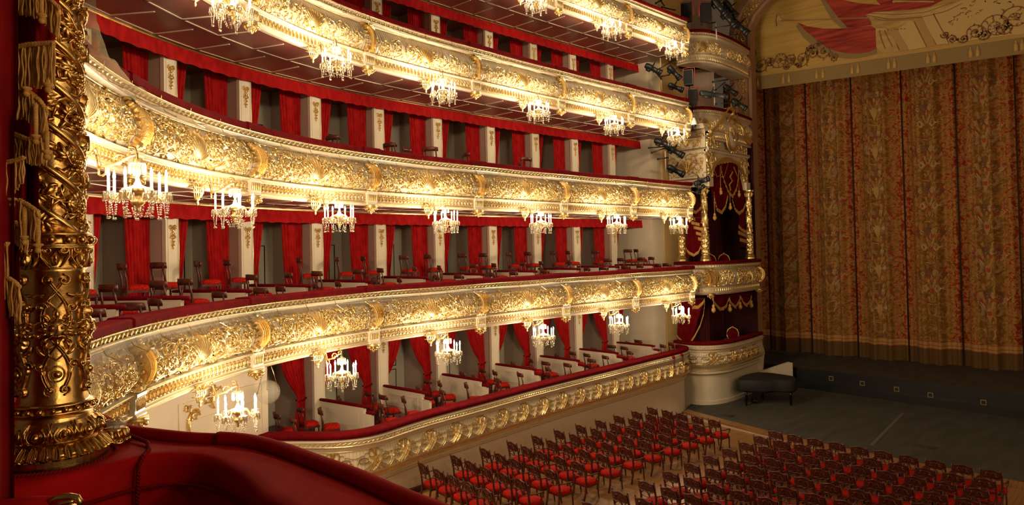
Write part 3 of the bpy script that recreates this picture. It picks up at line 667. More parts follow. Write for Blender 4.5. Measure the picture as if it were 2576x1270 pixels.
build('leaf_moulding', m, GOLD, root, lambda V: bendB(fL0(V)), False)
SM = strap_module(); n = int((T0L - .3) / .97)
for q in range(n):
    off = .3 + (q + .5) * .97; build('strapwork', SM, GOLD, root, lambda V: bendB(fP0(V * np.array([1, 1, 1]) + np.array([0, .02, 0])) + np.array([off, 0, 0])), False)
m = MB(); sweep(m, [(-.16, -7.1), (-.125, -7.1), (-.125, -6.86), (-.14, -6.84), (-.16, -6.84)], 0, T0L, .3)
def skirt(V):
    W = bendB(V); W[:, 2] += -.055 * (W[:, 1] - 26.0) + 0.02; return W
build('wooden_skirting', m, WOOD_FLOOR if 'WOOD_FLOOR' in globals() else WOOD, root, skirt, False)
# cream end wall beside the entrance, with gilt corner ornaments
m = MB(); sweep(m, [(-2.0, -7.2), (-1.78, -7.2), (-1.78, -2.26), (-2.0, -2.26)], .1 * BAY, 1.585 * BAY, .4)
for (x0, x1, z0, z1) in ((1.02, 1.55, -3.02, -3.0), (1.36, 1.375, -6.5, -3.4), (1.54, 1.55, -6.5, -3.0), (.99, 1.0, -6.5, -3.0), (1.08, 1.50, -3.42, -3.40)):
    box(m, x0 * BAY, x1 * BAY, -1.79, -1.765, z0, z1)
struct('wall_entrance', m, CREAM, bendA)
ga = MB()
for (x, z, d, k) in ((.0, .0, 1, 1.0), (.62, .30, -1, .9)):
    acanthus(ga, spline(np.arange(5.), np.array([(x, z - .30 * k), (x - .04, z - .1), (x + .05, z + .08), (x + .20, z + .12), (x + .26, z)]))(np.linspace(0, 4, 18)), .030, .05, .020, .12, d, 2); acanthus(ga, spiral(x + .14 * d, z - .02, .12, 1.3, 0, d, 18), .024, .05, .02, .09, d, 3); acanthus(ga, spiral(x - .02, z + .16, .09, 1.2, PI, -d, 16), .02, .05, .02, .08, -d, 3)
    o = build('wall_ornament', ga, GOLD, None, lambda V: bendA(np.c_[1.055 * BAY + V[:, 0], -1.775 + V[:, 2], -3.32 + V[:, 1]]), False); ga = MB()
    tag(o, 'gilt scroll ornament on the cream entrance wall, ' + ('the one lower and nearer the crimson parapet' if x == 0 else 'the one higher and behind the chandelier'), 'ornament', 'gilt scrolls on the entrance wall')
# clear glass globe on three cords in front of that wall
p, a = frame(cvA, 1.45, -1.2, BAY); gl = thing('glass_globe', 'clear round glass globe hung on thin cords beside the cream entrance wall', 'lamp', (p[0], p[1], -3.12))
m = MB(); ball(m, (0, 0, 0), .27, 20); build('globe', m, GLASS, gl)
for k in range(3):
    an = k * 2.1 + .6; m = MB(); tube(m, [(.27 * math.cos(an), .27 * math.sin(an), .02), (.1 * math.cos(an), .1 * math.sin(an), .55), (0, 0, .86)], .008, 4); ball(m, (.27 * math.cos(an), .27 * math.sin(an), .02), .025, 6); build('cord', m, BRASS, gl)

# ------------------------------------------------------------------ floors and stage
def planks(name, c0, c1, line, sx, sy, rough=.35):
    m = mat(name, c0, rough); n, l, b = nodes(m); tc = n.new('ShaderNodeTexCoord'); mp = n.new('ShaderNodeMapping'); mp.inputs['Scale'].default_value = (sx, sy, 1); mp.inputs['Rotation'].default_value = (0, 0, PI / 2); l.new(tc.outputs['Object'], mp.inputs[0])
    br = n.new('ShaderNodeTexBrick'); br.inputs['Scale'].default_value = 1; br.inputs['Color1'].default_value = (*c0, 1); br.inputs['Color2'].default_value = (*c1, 1); br.inputs['Mortar'].default_value = (*line, 1); br.inputs['Mortar Size'].default_value = .008; br.inputs['Row Height'].default_value = .12; br.inputs['Brick Width'].default_value = 1.0
    l.new(mp.outputs[0], br.inputs['Vector']); l.new(br.outputs[0], b.inputs['Base Color']); return m
PARQUET = planks('oak_parquet', (0.38, 0.18, 0.065), (0.30, 0.135, 0.045), (0.20, 0.10, 0.04), 1, 1)
GREYFLOOR = noisy(mat('grey_stage_cloth', (0.060, 0.055, 0.044), 0.8), .9, (0.044, 0.040, 0.033), (0.070, 0.064, 0.052), detail=8, stretch=(3, .6, 1))
STAGEFLOOR = noisy(mat('dark_stage_floor', (0.05, 0.042, 0.034), 0.7), 1.5, (0.035, 0.03, 0.025), (0.06, 0.052, 0.042), detail=6, stretch=(3, .6, 1))
fz = lambda y: -6.33 - .055 * (y - 14.44)
m = MB(); m.add([[-14.4, 2, fz(2)], [13, 2, fz(2)], [13, 25.9, fz(25.9)], [-14.4, 25.9, fz(25.9)]], [[0, 1, 2, 3]]); struct('floor', m, PARQUET)
ED = [(-14.2, 26.1), (-13.8, 25.9), (-12.2, 25.35), (-10.6, 24.85), (-9.0, 24.4), (-7, 24.05), (-5, 23.8), (-2.6, 23.6), (0, 23.5), (5, 23.8), (10, 24.7)]
FR = [(-16, 34.3), (-12.3, 33.8), (-9.8, 33.5), (-7.3, 33.15), (-5.4, 32.9), (-3.5, 32.72), (0, 32.5), (5, 32.7), (10, 33.4)]
ZC, ZS = -6.78, -5.88
m = MB(); e = np.array(ED); nE = len(e); back = np.c_[np.linspace(-16.5, 10, nE), np.full(nE, 34.6)]
m.add(np.r_[np.c_[e, np.full(nE, ZC)], np.c_[back, np.full(nE, ZC)]], np.array([[i, i + 1, nE + i + 1, nE + i] for i in range(nE - 1)]))
m.add(np.r_[np.c_[e, np.full(nE, ZC)], np.c_[e, np.full(nE, ZC - .4)]], np.array([[i, nE + i, nE + i + 1, i + 1] for i in range(nE - 1)]), 1)
inn = e + np.array([0, .42]); m.add(np.r_[np.c_[e + np.array([0, -.04]), np.full(nE, ZC + .012)], np.c_[inn, np.full(nE, ZC + .012)]], np.array([[i, i + 1, nE + i + 1, nE + i] for i in range(nE - 1)]), 2)
m.add(np.r_[np.c_[e + np.array([0, -.04]), np.full(nE, ZC + .012)], np.c_[e + np.array([0, -.04]), np.full(nE, ZC - .05)]], np.array([[i, nE + i, nE + i + 1, i + 1] for i in range(nE - 1)]), 2)
struct('floor', m, [GREYFLOOR, CREAM, PARQUET])
st = thing('stage', 'black fronted stage platform with small square vents below the painted curtain', 'stage', (0, 0, 0)); st['kind'] = 'structure'
f = np.array(FR); nF = len(f); m = MB()
m.add(np.r_[np.c_[f, np.full(nF, ZS)], np.c_[f[:, 0], np.full(nF, 40.), np.full(nF, ZS + .16)]], np.array([[i, i + 1, nF + i + 1, nF + i] for i in range(nF - 1)])); build('stage_floor', m, STAGEFLOOR, st, None, False)
m = MB(); m.add(np.r_[np.c_[f, np.full(nF, ZS)], np.c_[f, np.full(nF, ZC)]], np.array([[i, nF + i, nF + i + 1, i + 1] for i in range(nF - 1)]))
g = f + np.array([0, -.25]); m.add(np.r_[np.c_[g, np.full(nF, ZC + .28)], np.c_[g, np.full(nF, ZC)]], np.array([[i, nF + i, nF + i + 1, i + 1] for i in range(1, nF - 1)])); m.add(np.r_[np.c_[g, np.full(nF, ZC + .28)], np.c_[f, np.full(nF, ZC + .28)]], np.array([[i, i + 1, nF + i + 1, nF + i] for i in range(1, nF - 1)]))
build('stage_front', m, BLACK, st, None, False)
VENT = mat('brass_vent', (0.30, 0.20, 0.09), .5)
for x, z in [(-10.756, -6.207), (-9.392, -6.250), (-7.983, -6.309), (-6.687, -6.368), (-4.824, -6.389)]:
    yf = np.interp(x, f[:, 0], f[:, 1]); m = MB(); box(m, x - .10, x + .10, yf - .03, yf + .02, z - .10, z + .10); box(m, x - .07, x + .07, yf - .036, yf - .02, z - .07, z + .07, 1); build('vent_plate', m, [VENT, BLACK], st, None, False)
# strip and hatches let into the grey floor
m = MB(); a, b = [(-6.913, 25.389), (-7.227, 30.941)]; n_ = np.array([b[1] - a[1], a[0] - b[0]]); n_ /= np.linalg.norm(n_); n_ *= .06
m.add([[a[0] - n_[0], a[1] - n_[1], -6.772], [b[0] - n_[0], b[1] - n_[1], -6.772], [b[0] + n_[0], b[1] + n_[1], -6.772], [a[0] + n_[0], a[1] + n_[1], -6.772]], [[0, 1, 2, 3][::-1]])
tag(build('floor_strip', m, mat('grey_strip', (0.13, 0.125, 0.11), .6), None, None, False), 'pale narrow strip let into the grey platform floor before the stage', 'strip')
for i, (cx_, cy_) in enumerate([(-12.653, 26.421), (-6.412, 31.409), (-5.617, 26.231)]):
    m = MB(); bevbox(m, cx_ - .45, cx_ + .45, cy_ - .22, cy_ + .22, ZC - .01, ZC + .008, .006)
    tag(build('floor_hatch', m, BLACK if i == 0 else STAGEFLOOR, None, None, False), ['dark floor hatch in the grey platform between the chairs and the grand piano', 'dark floor hatch near the black stage front', 'dark floor hatch behind the middle of the front chair row'][i], 'hatch', 'hatches in the grey platform')

# ------------------------------------------------------------------ house curtain
YC = 37.5
def brocade():
    m = mat('curtain_brocade', (0.4, 0.24, 0.08), .75); n, l, b = nodes(m); uv = n.new('ShaderNodeUVMap'); sx = n.new('ShaderNodeSeparateXYZ'); l.new(uv.outputs[0], sx.inputs[0])
    t1 = n.new('ShaderNodeTexNoise'); t1.inputs['Scale'].default_value = 5.5; t1.inputs['Detail'].default_value = 5; t1.inputs['Distortion'].default_value = 1.2; l.new(uv.outputs[0], t1.inputs['Vector'])
    t2 = n.new('ShaderNodeTexVoronoi'); t2.inputs['Scale'].default_value = 7; l.new(uv.outputs[0], t2.inputs['Vector'])
    # red flowers thicken towards the panel edges (u runs 0..1 over a panel in v metres)
    pp = n.new('ShaderNodeMath'); pp.operation = 'PINGPONG'; pp.inputs[1].default_value = 1.12; l.new(sx.outputs[0], pp.inputs[0])
    e = n.new('ShaderNodeMapRange'); e.inputs[1].default_value = .75; e.inputs[2].default_value = 0.1; e.inputs[3].default_value = -.07; e.inputs[4].default_value = .10; l.new(pp.outputs[0], e.inputs[0])
    ad = n.new('ShaderNodeMath'); l.new(t1.outputs[0], ad.inputs[0]); l.new(e.outputs[0], ad.inputs[1])
    r1 = ramp(n, [(.38, (.26, .125, .032)), (.48, (.40, .20, .055)), (.56, (.50, .27, .085)), (.60, (.40, .09, .03)), (.72, (.30, .028, .014))]); l.new(ad.outputs[0], r1.inputs[0])
    r2 = ramp(n, [(.0, (.55, .55, .55)), (.25, (1, 1, 1)), (1, (1.1, 1.05, .95))]); l.new(t2.outputs[0], r2.inputs[0])
    mx = n.new('ShaderNodeMix'); mx.data_type = 'RGBA'; mx.blend_type = 'MULTIPLY'; mx.inputs[0].default_value = .7; l.new(r1.outputs[0], mx.inputs[6]); l.new(r2.outputs[0], mx.inputs[7])
    l.new(mx.outputs[2], b.inputs['Base Color']); return m
BROC = brocade(); HEMC = mat('curtain_hem_cloth', (0.16, 0.085, 0.03), .8); SEAM = mat('curtain_seam', (0.03, 0.017, 0.008), .8)
CREST = mat('woven_straw_gold', (0.50, 0.28, 0.08), .7); CRESTD = mat('woven_brown', (0.22, 0.09, 0.035), .8); CRESTR = mat('woven_red', (0.45, 0.06, 0.025), .75); LETT = mat('woven_pale_letters', (0.58, 0.36, 0.20), .7)
PW = 2.24
def fold(x, k):
    q = (x - (-15.19 + k * PW)) / PW      # 0..1 in the panel
    return .24 * np.cos(2 * PI * q) + .15 * np.cos(2 * PI * 3 * q + k * 1.3) * (np.abs(np.sin(PI * q)) ** .5 + .1) + .055 * np.cos(2 * PI * 7 * q + k * 2.1) + .02 * np.cos(2 * PI * 13 * q + k)
GLY = {  # stroke letters on a 0..1 box
 'Р': [[(0, 0), (0, 1), (.55, 1), (.75, .85), (.75, .62), (.55, .48), (0, .48)]], 'О': [[(.4 + .4 * math.cos(a), .5 + .5 * math.sin(a)) for a in np.linspace(0, 2 * PI, 13)]],
 'С': [[(.4 + .42 * math.cos(a), .5 + .5 * math.sin(a)) for a in np.linspace(.8, 2 * PI - .8, 11)]], 'И': [[(0, 1), (0, 0)], [(0, 0), (.7, 1)], [(.7, 1), (.7, 0)]], 'Я': [[(.7, 0), (.7, 1), (.2, 1), (0, .85), (0, .65), (.2, .5), (.7, .5)], [(.35, .5), (0, 0)]]}
def flatband(mb, pts, wd, dep, m, n=None):
    P = np.asarray(pts, float)
    if n: d = np.r_[0, np.cumsum(np.hypot(*np.diff(P, axis=0).T))]; q = np.linspace(0, d[-1], n); P = np.c_[np.interp(q, d, P[:, 0]), np.interp(q, d, P[:, 1])]
    k = len(P); w_ = np.asarray(wd, float); w_ = np.broadcast_to(w_, (k,)) if w_.ndim == 0 else np.interp(np.linspace(0, 1, k), np.linspace(0, 1, len(w_)), w_); T = np.gradient(P, axis=0); T /= np.linalg.norm(T, axis=1)[:, None] + 1e-9; N = np.c_[-T[:, 1], T[:, 0]]
    XY = P[:, None] + N[:, None] * (np.array([-1., 1.])[None, :, None] * w_[:, None, None]); mb.add(np.concatenate([XY, np.full((k, 2, 1), dep)], -1).reshape(-1, 3), grid_faces(k, 2), m)
def crest(mb):
    # fan banner with the country's name, double headed eagle with shield, lyre; origin at the eagle's shield, metres
    for k in range(9):
        a = PI / 2 + (k - 4) * .17; c, s = math.cos(a), math.sin(a); flatband(mb, [(c * .80, -.12 + s * .80), (c * 1.12, -.12 + s * 1.12)], [.055, .085], .010 + .002 * (k % 2), 1 if k % 3 else 0)
        flatband(mb, [(c * .62, -.12 + s * .62), (c * .80, -.12 + s * .80)], [.035, .05], .010, 2 if k % 2 else 0)
    arc = [PI / 2 + (k - 6) * .115 for k in range(13)]; flatband(mb, [(1.13 * math.cos(a), -.12 + 1.13 * math.sin(a)) for a in arc], .012, .016, 1); flatband(mb, [(.79 * math.cos(a), -.12 + .79 * math.sin(a)) for a in arc], .012, .016, 2)
    for i, ch in enumerate('РОССИЯ'):
        a0 = PI / 2 + .60 - .24 * i - .0
        for st_ in GLY[ch]:
            q = []
            for (u, v) in st_:
                a = a0 - (u - .4) * .15; R = .87 + .16 * v; q.append((R * math.cos(a), -.12 + R * math.sin(a)))
            flatband(mb, q, .013, .022, 3)
    for s in (-1, 1):
        for k in range(9):   # wing feathers
            a = PI / 2 - s * (.55 + .22 * k); L = .50 - .018 * k; flatband(mb, [(s * .13, .06), (s * .13 + .5 * L * math.cos(a), .06 + .5 * L * math.sin(a)), (s * .13 + L * math.cos(a), .06 + L * math.sin(a) + .03)], [.022, .045, .008], .012 + .0008 * k, 0 if k % 2 else 3)
            flatband(mb, [(s * .13, .06), (s * .13 + L * math.cos(a + .05), .06 + L * math.sin(a + .05))], .005, .02, 1)
        flatband(mb, [(s * .05, .10), (s * .10, .30), (s * .16, .42), (s * .13, .50), (s * .19, .50), (s * .27, .46)], [.05, .045, .04, .04, .035, .008], .022, 0, 10)   # neck and beak
        flatband(mb, [(s * .17, .47), (s * .20, .475)], .012, .028, 1)
        flatband(mb, [(s * .06, -.18), (s * .16, -.32), (s * .24, -.30)], [.035, .022, .008], .02, 1)
        flatband(mb, [(s * .30, -.25), (s * .55, -.02)], .012, .018, 1)
        for k in range(5): flatband(mb, [(s * (.18 + .05 * k), -.30 - .22 * k), (s * (.10 + .05 * k), -.44 - .22 * k)], [.05, .01], .012, 2 if k % 2 else 0)
        flatband(mb, [(s * .08, -1.15), (s * .20, -.98), (s * .17, -.78), (s * .24, -.66)], [.03, .03, .022, .03], .016, 0, 10)  # lyre arms
        flatband(mb, [(s * .66, .55), (s * .50, .95), (s * .62, 1.10)], [.05, .04, .02], .014, 2); flatband(mb, [(s * .72, .50), (s * .60, .86)], [.05, .02], .012, 2)
    for k in range(3): flatband(mb, [((k - 1) * .07, .62 + .03 * (k == 1)), ((k - 1) * .07, .70 + .05 * (k == 1))], [.03, .02], .024, 1 if k != 1 else 0)
    flatband(mb, [(0, .22), (0, .1), (0, -.10), (0, -.26), (0, -.42)], [.07, .13, .12, .07, .01], .024, 0); flatband(mb, [(0, .08), (0, -.06), (0, -.14)], [.075, .075, .01], .030, 2); flatband(mb, [(-.02, -.08), (.01, -.01), (.0, .05)], [.03, .025, .012], .034, 3)
    for k in range(5): flatband(mb, [((k - 2) * .045, -.72), ((k - 2) * .045, -1.1)], .008, .014, 1)
    flatband(mb, [(-.22, -.62), (0, -.66), (.22, -.62)], .022, .018, 0); flatband(mb, [(0, -1.18), (0, -1.30)], [.10, .15], .014, 1)
matte(BROC, HEMC)
CRM = MB(); crest(CRM)
cur = thing('house_curtain', 'tall gold and red woven stage curtain with eagle crests hanging in dark folds', 'curtain', (-8, YC, ZS))
for k in range(-1, 8):
    x0 = -15.19 + k * PW; m = MB(); xs = np.linspace(x0, x0 + PW, 45); zs = np.array([-5.74, -5.70, -5.02, -4.99, -4.88, -4.85, -4.70, -4.67, 0, 4, 8.9]) - (x0 + 11) * .008; yy = YC + fold(xs, k)
    V = np.stack([np.repeat(xs[:, None], len(zs), 1), np.repeat(yy[:, None], len(zs), 1) , np.repeat(zs[None], 45, 0)], -1); uvc = np.stack([V[..., 0] - x0 + 2.24 * 0, V[..., 2] + k * 3.3], -1)
    fc = grid_faces(45, len(zs)); col = np.arange(len(fc)) % (len(zs) - 1)
    for rows, mi in (((0, 1), 1), ((2, 4, 6), 2), ((3, 5), 5), ((7, 8, 9), 0)):
        m.f.append((fc[np.isin(col, rows)] + m.n, {0: 0, 1: 1, 2: 2, 5: 3}[mi]))
    m.v.append(V.reshape(-1, 3)); m.uv.append(uvc.reshape(-1, 2)); m.n += len(V.reshape(-1, 3))
    top = 6.1 if k % 2 == 0 else 5.15; z = top - .0 - k * .0
    zl = [zz for zz in (np.arange(-6, 7) * 1.92 + (.55 if k % 2 == 0 else -.41)) if -4.2 < zz < 8.2]
    for zc in zl:
        c = CRM.V(); C = np.c_[x0 + PW / 2 + c[:, 0] * .98, np.zeros(len(c)), np.clip(zc + c[:, 1], -4.6, 8.8)]; C[:, 0] = np.clip(C[:, 0], x0 + .05, x0 + PW - .05); C[:, 1] = YC + fold(C[:, 0], k) - c[:, 2] * .5
        base = m.n; m.v.append(C); m.uv.append(np.zeros((len(C), 2))); m.n += len(C)
        for ff, mi in CRM.f: m.f.append((ff + base, 4 + mi))
    build('curtain_panel', m, [BROC, HEMC, CRESTR, CREST, CREST, CRESTD, CRESTR, LETT], cur, lambda V: V - np.array([-8, YC, ZS]), True, True)
    m = MB(); tube(m, [(x0 + 8, fold(np.array([x0]), k)[0] - .06, -5.78 - ZS), (x0 + 8, fold(np.array([x0]), k)[0] - .06, 9 - ZS)], .035, 5); build('seam', m, SEAM, cur)

# ------------------------------------------------------------------ painted pelmet cloth above the curtain
YP = 33.6
def painted(name, base, dark, per, rot=0.0, dist=1.5):
    m = mat(name, base, .8); n, l, b = nodes(m); tc = n.new('ShaderNodeTexCoord'); mp = n.new('ShaderNodeMapping'); mp.inputs['Rotation'].default_value = (0, rot, 0); l.new(tc.outputs['Object'], mp.inputs[0])
    wv = n.new('ShaderNodeTexWave'); wv.bands_direction = 'Z'; wv.inputs['Scale'].default_value = per; wv.inputs['Distortion'].default_value = dist; wv.inputs['Detail'].default_value = 2; l.new(mp.outputs[0], wv.inputs['Vector'])
    r = ramp(n, [(.1, dark), (.6, base)]); l.new(wv.outputs[0], r.inputs[0]); l.new(r.outputs[0], b.inputs['Base Color']); return m
def streaked(name, c0, c1, stretch, sc=1.6, rot=0.0):
    m = mat(name, c0, .8); n, l, b = nodes(m); tc = n.new('ShaderNodeTexCoord'); mp = n.new('ShaderNodeMapping'); mp.inputs['Scale'].default_value = stretch; mp.inputs['Rotation'].default_value = (0, rot, 0); l.new(tc.outputs['Object'], mp.inputs[0])
    t = n.new('ShaderNodeTexNoise'); t.inputs['Scale'].default_value = sc; t.inputs['Detail'].default_value = 4; l.new(mp.outputs[0], t.inputs['Vector']); r = ramp(n, [(.36, c0), (.5, tuple((a + b_) / 2 for a, b_ in zip(c0, c1))), (.64, c1)]); l.new(t.outputs[0], r.inputs[0]); l.new(r.outputs[0], b.inputs['Base Color']); return m
PCL = streaked('painted_ochre_cloth', (0.46, 0.275, 0.06), (0.58, 0.37, 0.10), (.12, 1, 5)); PRED = streaked('painted_red_drapery', (0.20, 0.010, 0.008), (0.46, 0.055, 0.028), (.45, 1, 4.5), 1.5, .16); PFR = painted('painted_fringe', (0.30, 0.20, 0.075), (0.26, 0.165, 0.06), 8, PI / 2, .3)
PSTONE = streaked('painted_stone', (0.42, 0.25, 0.085), (0.60, 0.40, 0.15), (.5, 1, 2.5), 1.4, -.25); PPAPER = mat('painted_paper', (0.60, 0.41, 0.16), .8); PPAPD = mat('painted_paper_shade', (0.46, 0.285, 0.10), .8); PLINE = mat('painted_brown_line', (0.26, 0.115, 0.04), .8); PCORD = mat('painted_gold_cord', (0.56, 0.34, 0.10), .7)
pel = thing('painted_pelmet', 'ochre pelmet cloth painted with red drapery, trumpet, capital and scrolls over the stage opening', 'pelmet', (0, YP, 7))
L0 = lambda V: V - np.array([0, YP, 7])
def poly(mb, pts, d, m=0): n = len(pts); mb.add([[x, YP - d, z] for x, z in pts], [list(range(n))], m)
hem = lambda x: 7.55 - (x + 14.32) * .0351; top_ = lambda x: 8.31 - (x + 14.26) * .0344
m = MB(); xs = np.linspace(-14.9, 1, 12); m.add([[x, YP, z] for x in xs for z in (hem(x), 13.0)], grid_faces(12, 2)); build('cloth', m, PCL, pel, L0, False)
m = MB(); m.add([[x, YP - .02, z] for x in xs for z in (hem(x), top_(x) - .12)], grid_faces(12, 2)); build('fringe_band', m, PFR, pel, L0, False)
m = MB()
for q in (-.10, -.05, 0): flatband(m, [(x, top_(x) + q) for x in xs], .02, 0, 0)
build('gold_cord', m, PCORD, pel, lambda V: L0(np.c_[V[:, 0], YP - .03 + 0 * V[:, 0], V[:, 1]]), False)
for x, z in [(-13.785, 7.931), (-12.528, 7.806), (-12.265, 7.778), (-10.989, 7.736), (-10.707, 7.721), (-9.458, 7.690), (-9.210, 7.679), (-7.974, 7.638), (-7.741, 7.628), (-6.478, 7.569), (-6.245, 7.557), (-4.967, 7.531), (-4.723, 7.514), (-3.468, 7.461), (-3.266, 7.450)]:
    z = (hem(x) + top_(x)) / 2 - .05
    m = MB(); lathe(m, [(.001, .25), (.03, .22), (.04, .17), (.025, .13), (.07, .09), (.08, -.2), (.001, -.21)], 8, (x, YP - .03, z)); build('tassel', m, PCORD, pel, L0)

RED1 = [(-11.764, 10.356), (-11.370, 10.097), (-10.664, 9.825), (-9.975, 9.669), (-9.305, 9.553), (-8.652, 9.493), (-8.447, 9.323), (-8.425, 9.003), (-8.441, 8.445), (-8.684, 8.355), (-9.173, 8.366), (-9.670, 8.484), (-10.175, 8.696), (-10.685, 9.076), (-11.116, 9.538), (-11.465, 9.932)]
RED2 = [(-10.588, 11.241), (-9.937, 11.001), (-9.109, 10.612), (-7.993, 10.228), (-7.845, 9.949), (-8.395, 10.047), (-8.801, 9.934), (-8.645, 9.720), (-8.602, 9.517), (-9.305, 9.553), (-9.604, 9.621), (-9.961, 10.155), (-10.290, 10.689)]
RED3 = [(-8.534, 10.785), (-5.757, 10.069), (-5.847, 9.927), (-6.342, 9.768), (-6.932, 9.795), (-8.000, 9.987), (-8.228, 10.321)]
m = MB(); poly(m, RED1, .010); poly(m, RED2, .012); poly(m, RED3, .014); build('red_drapery', m, PRED, pel, L0, False)
m = MB(); poly(m, [(-11.764, 10.356), (-11.862, 10.171), (-11.530, 9.591), (-11.006, 8.996), (-10.251, 8.438), (-9.677, 8.234), (-9.179, 8.154), (-8.432, 8.198), (-8.441, 8.445), (-8.684, 8.355), (-9.173, 8.366), (-9.670, 8.484), (-10.175, 8.696), (-10.685, 9.076), (-11.116, 9.538), (-11.465, 9.932)], .018); poly(m, [(-10.588, 11.241), (-10.763, 11.286), (-10.500, 10.649), (-10.221, 10.089), (-9.856, 9.660), (-9.587, 9.599), (-9.961, 10.155), (-10.290, 10.689)], .018); build('drapery_fringe', m, PFR, pel, L0, False)
m = MB(); poly(m, [(-12.614, 10.764), (-12.371, 10.649), (-11.907, 10.521), (-8.641, 9.878), (-8.642, 9.825), (-11.909, 10.446), (-12.374, 10.517), (-12.602, 10.493)], .03); poly(m, [(-12.722, 10.981), (-12.644, 11.020), (-12.575, 10.774), (-12.582, 10.527), (-12.665, 10.316), (-12.759, 10.376), (-12.788, 10.690)], .032); poly(m, [(-7.755, 10.359), (-7.677, 10.374), (-6.191, 9.964), (-6.192, 9.914), (-7.649, 10.281), (-7.727, 10.249)], .03); build('trumpet', m, PSTONE, pel, L0, False)
m = MB(); poly(m, [(-8.847, 10.015), (-8.475, 10.049), (-6.934, 9.727), (-5.909, 9.743), (-5.342, 9.831), (-4.864, 9.709), (-5.776, 9.413), (-6.646, 9.387), (-7.856, 9.570), (-8.564, 9.737)], .04); poly(m, [(-8.645, 9.720), (-6.647, 9.354), (-6.950, 9.188), (-8.398, 9.382)], .042); poly(m, [(-8.446, 9.358), (-8.022, 9.227), (-7.828, 8.906), (-7.654, 8.489), (-7.556, 8.159), (-8.210, 8.188), (-8.440, 8.480)], .042)
for k in range(9): x, z = -8.35 + k * .13, 9.12 + .02 * (k % 2); lathe(m, [(.001, .04), (.045, .0), (.001, -.04)], 6, (x, YP - .05, z - .01 * k))
build('painted_capital', m, PSTONE, pel, L0, False)
m = MB(); poly(m, [(-6.206, 9.433), (-5.136, 9.779), (-3.113, 9.264), (-3.152, 7.938), (-4.441, 8.016), (-5.702, 8.059)], .045, 0); poly(m, [(-6.946, 9.323), (-6.646, 9.387), (-6.171, 8.125), (-6.507, 8.095)], .047, 1); poly(m, [(-7.873, 8.968), (-7.591, 9.078), (-7.095, 9.358), (-6.948, 9.255), (-6.507, 8.095), (-7.465, 8.123)], .05, 0); poly(m, [(-7.994, 9.116), (-7.790, 9.157), (-7.591, 9.078), (-7.161, 8.112), (-7.465, 8.123), (-7.874, 8.951)], .056, 1); poly(m, [(-6.673, 9.495), (-6.348, 9.551), (-6.235, 9.440), (-5.701, 8.075), (-6.143, 8.119), (-6.442, 8.819)], .055, 0)
build('painted_scroll', m, [PPAPER, PPAPD], pel, L0, False)
m = MB(); r2 = random.Random(4)
for (x, z) in [(-5.333, 9.174), (-5.221, 9.213), (-5.112, 9.154), (-5.028, 9.231), (-4.945, 9.244), (-5.647, 8.969), (-5.534, 8.992), (-5.366, 8.986), (-5.187, 9.433), (-4.871, 9.452), (-4.678, 9.082), (-4.952, 9.018), (-4.569, 9.152), (-5.623, 8.848), (-4.798, 9.612), (-4.465, 9.496), (-4.070, 9.412), (-3.981, 9.326), (-3.620, 9.267), (-5.079, 9.374), (-5.475, 9.110)]:
    for _ in range(3): flatband(m, [(x + r2.uniform(-.08, .08), z + r2.uniform(-.05, .05)), (x + r2.uniform(-.08, .08), z + r2.uniform(-.05, .05))], .012, .05, 0)
def rinceau(mb, L, d, rr=random.Random(6)):
    prev = None
    for (x, z, R, s) in L:
        p = spiral(x, z, R, 1.75, PI * .9, s, 34, .10); flatband(mb, p, np.linspace(.022, .010, 34), d, 0)
        if prev is not None: mid = (prev + p[0]) / 2 + np.array([0, -.12 * s]); flatband(mb, [prev, mid, p[0]], .016, d, 0, 8)
        prev = p[8]
        for k in range(1, 30, 2):
            sd = s * (1 if rr.random() < .7 else -1); a = math.atan2(p[k + 1][1] - p[k][1], p[k + 1][0] - p[k][0]) + sd * rr.uniform(.5, 1.1); q = R * rr.uniform(.5, 1.0) * (1 - .6 * k / 34)
            flatband(mb, [p[k], p[k] + .25 * q * np.array([math.cos(a), math.sin(a)]), p[k] + .5 * q * np.array([math.cos(a + .7 * sd), math.sin(a + .7 * sd)])], [.010, .024, .004], d, 0, 5)
        for k in range(5): a = k * 1.26; flatband(mb, [(x + .05 * R * math.cos(a), z + .05 * R * math.sin(a)), (x + .2 * R * math.cos(a), z + .2 * R * math.sin(a))], [.015, .03], d, 0)
rinceau(m, [(x, z, R, s) for (x, z), R, s in zip([(-13.565, 8.690), (-13.134, 8.723), (-12.670, 8.786), (-12.147, 8.646), (-11.631, 8.619), (-11.138, 8.763), (-10.625, 8.751), (-10.218, 8.377)], (.40, .26, .46, .28, .42, .30, .34, .2), (1, -1, 1, -1, 1, -1, 1, -1))], .05)
rinceau(m, [(x, z, R, s) for (x, z), R, s in zip([(-12.341, 8.380), (-11.786, 8.312), (-11.219, 9.058), (-10.860, 9.131)], (.16, .15, .18, .14), (1, -1, 1, -1))], .05)
flatband(m, [(-13.899, 9.498), (-13.805, 9.303), (-13.933, 9.035), (-13.923, 8.680), (-13.771, 8.417), (-13.534, 8.373)], [.05, .045, .05, .04, .03, .02], .05, 0, 14)
rinceau(m, [(x, z, R, s) for (x, z), R, s in zip([(-5.832, 8.467), (-5.585, 8.215), (-5.182, 8.161), (-4.767, 8.329), (-4.463, 8.165), (-4.086, 8.399), (-3.777, 8.297), (-3.435, 8.595)], (.16, .18, .2, .32, .24, .52, .3, .5), (1, -1, 1, -1, 1, -1, 1, -1))], .06)
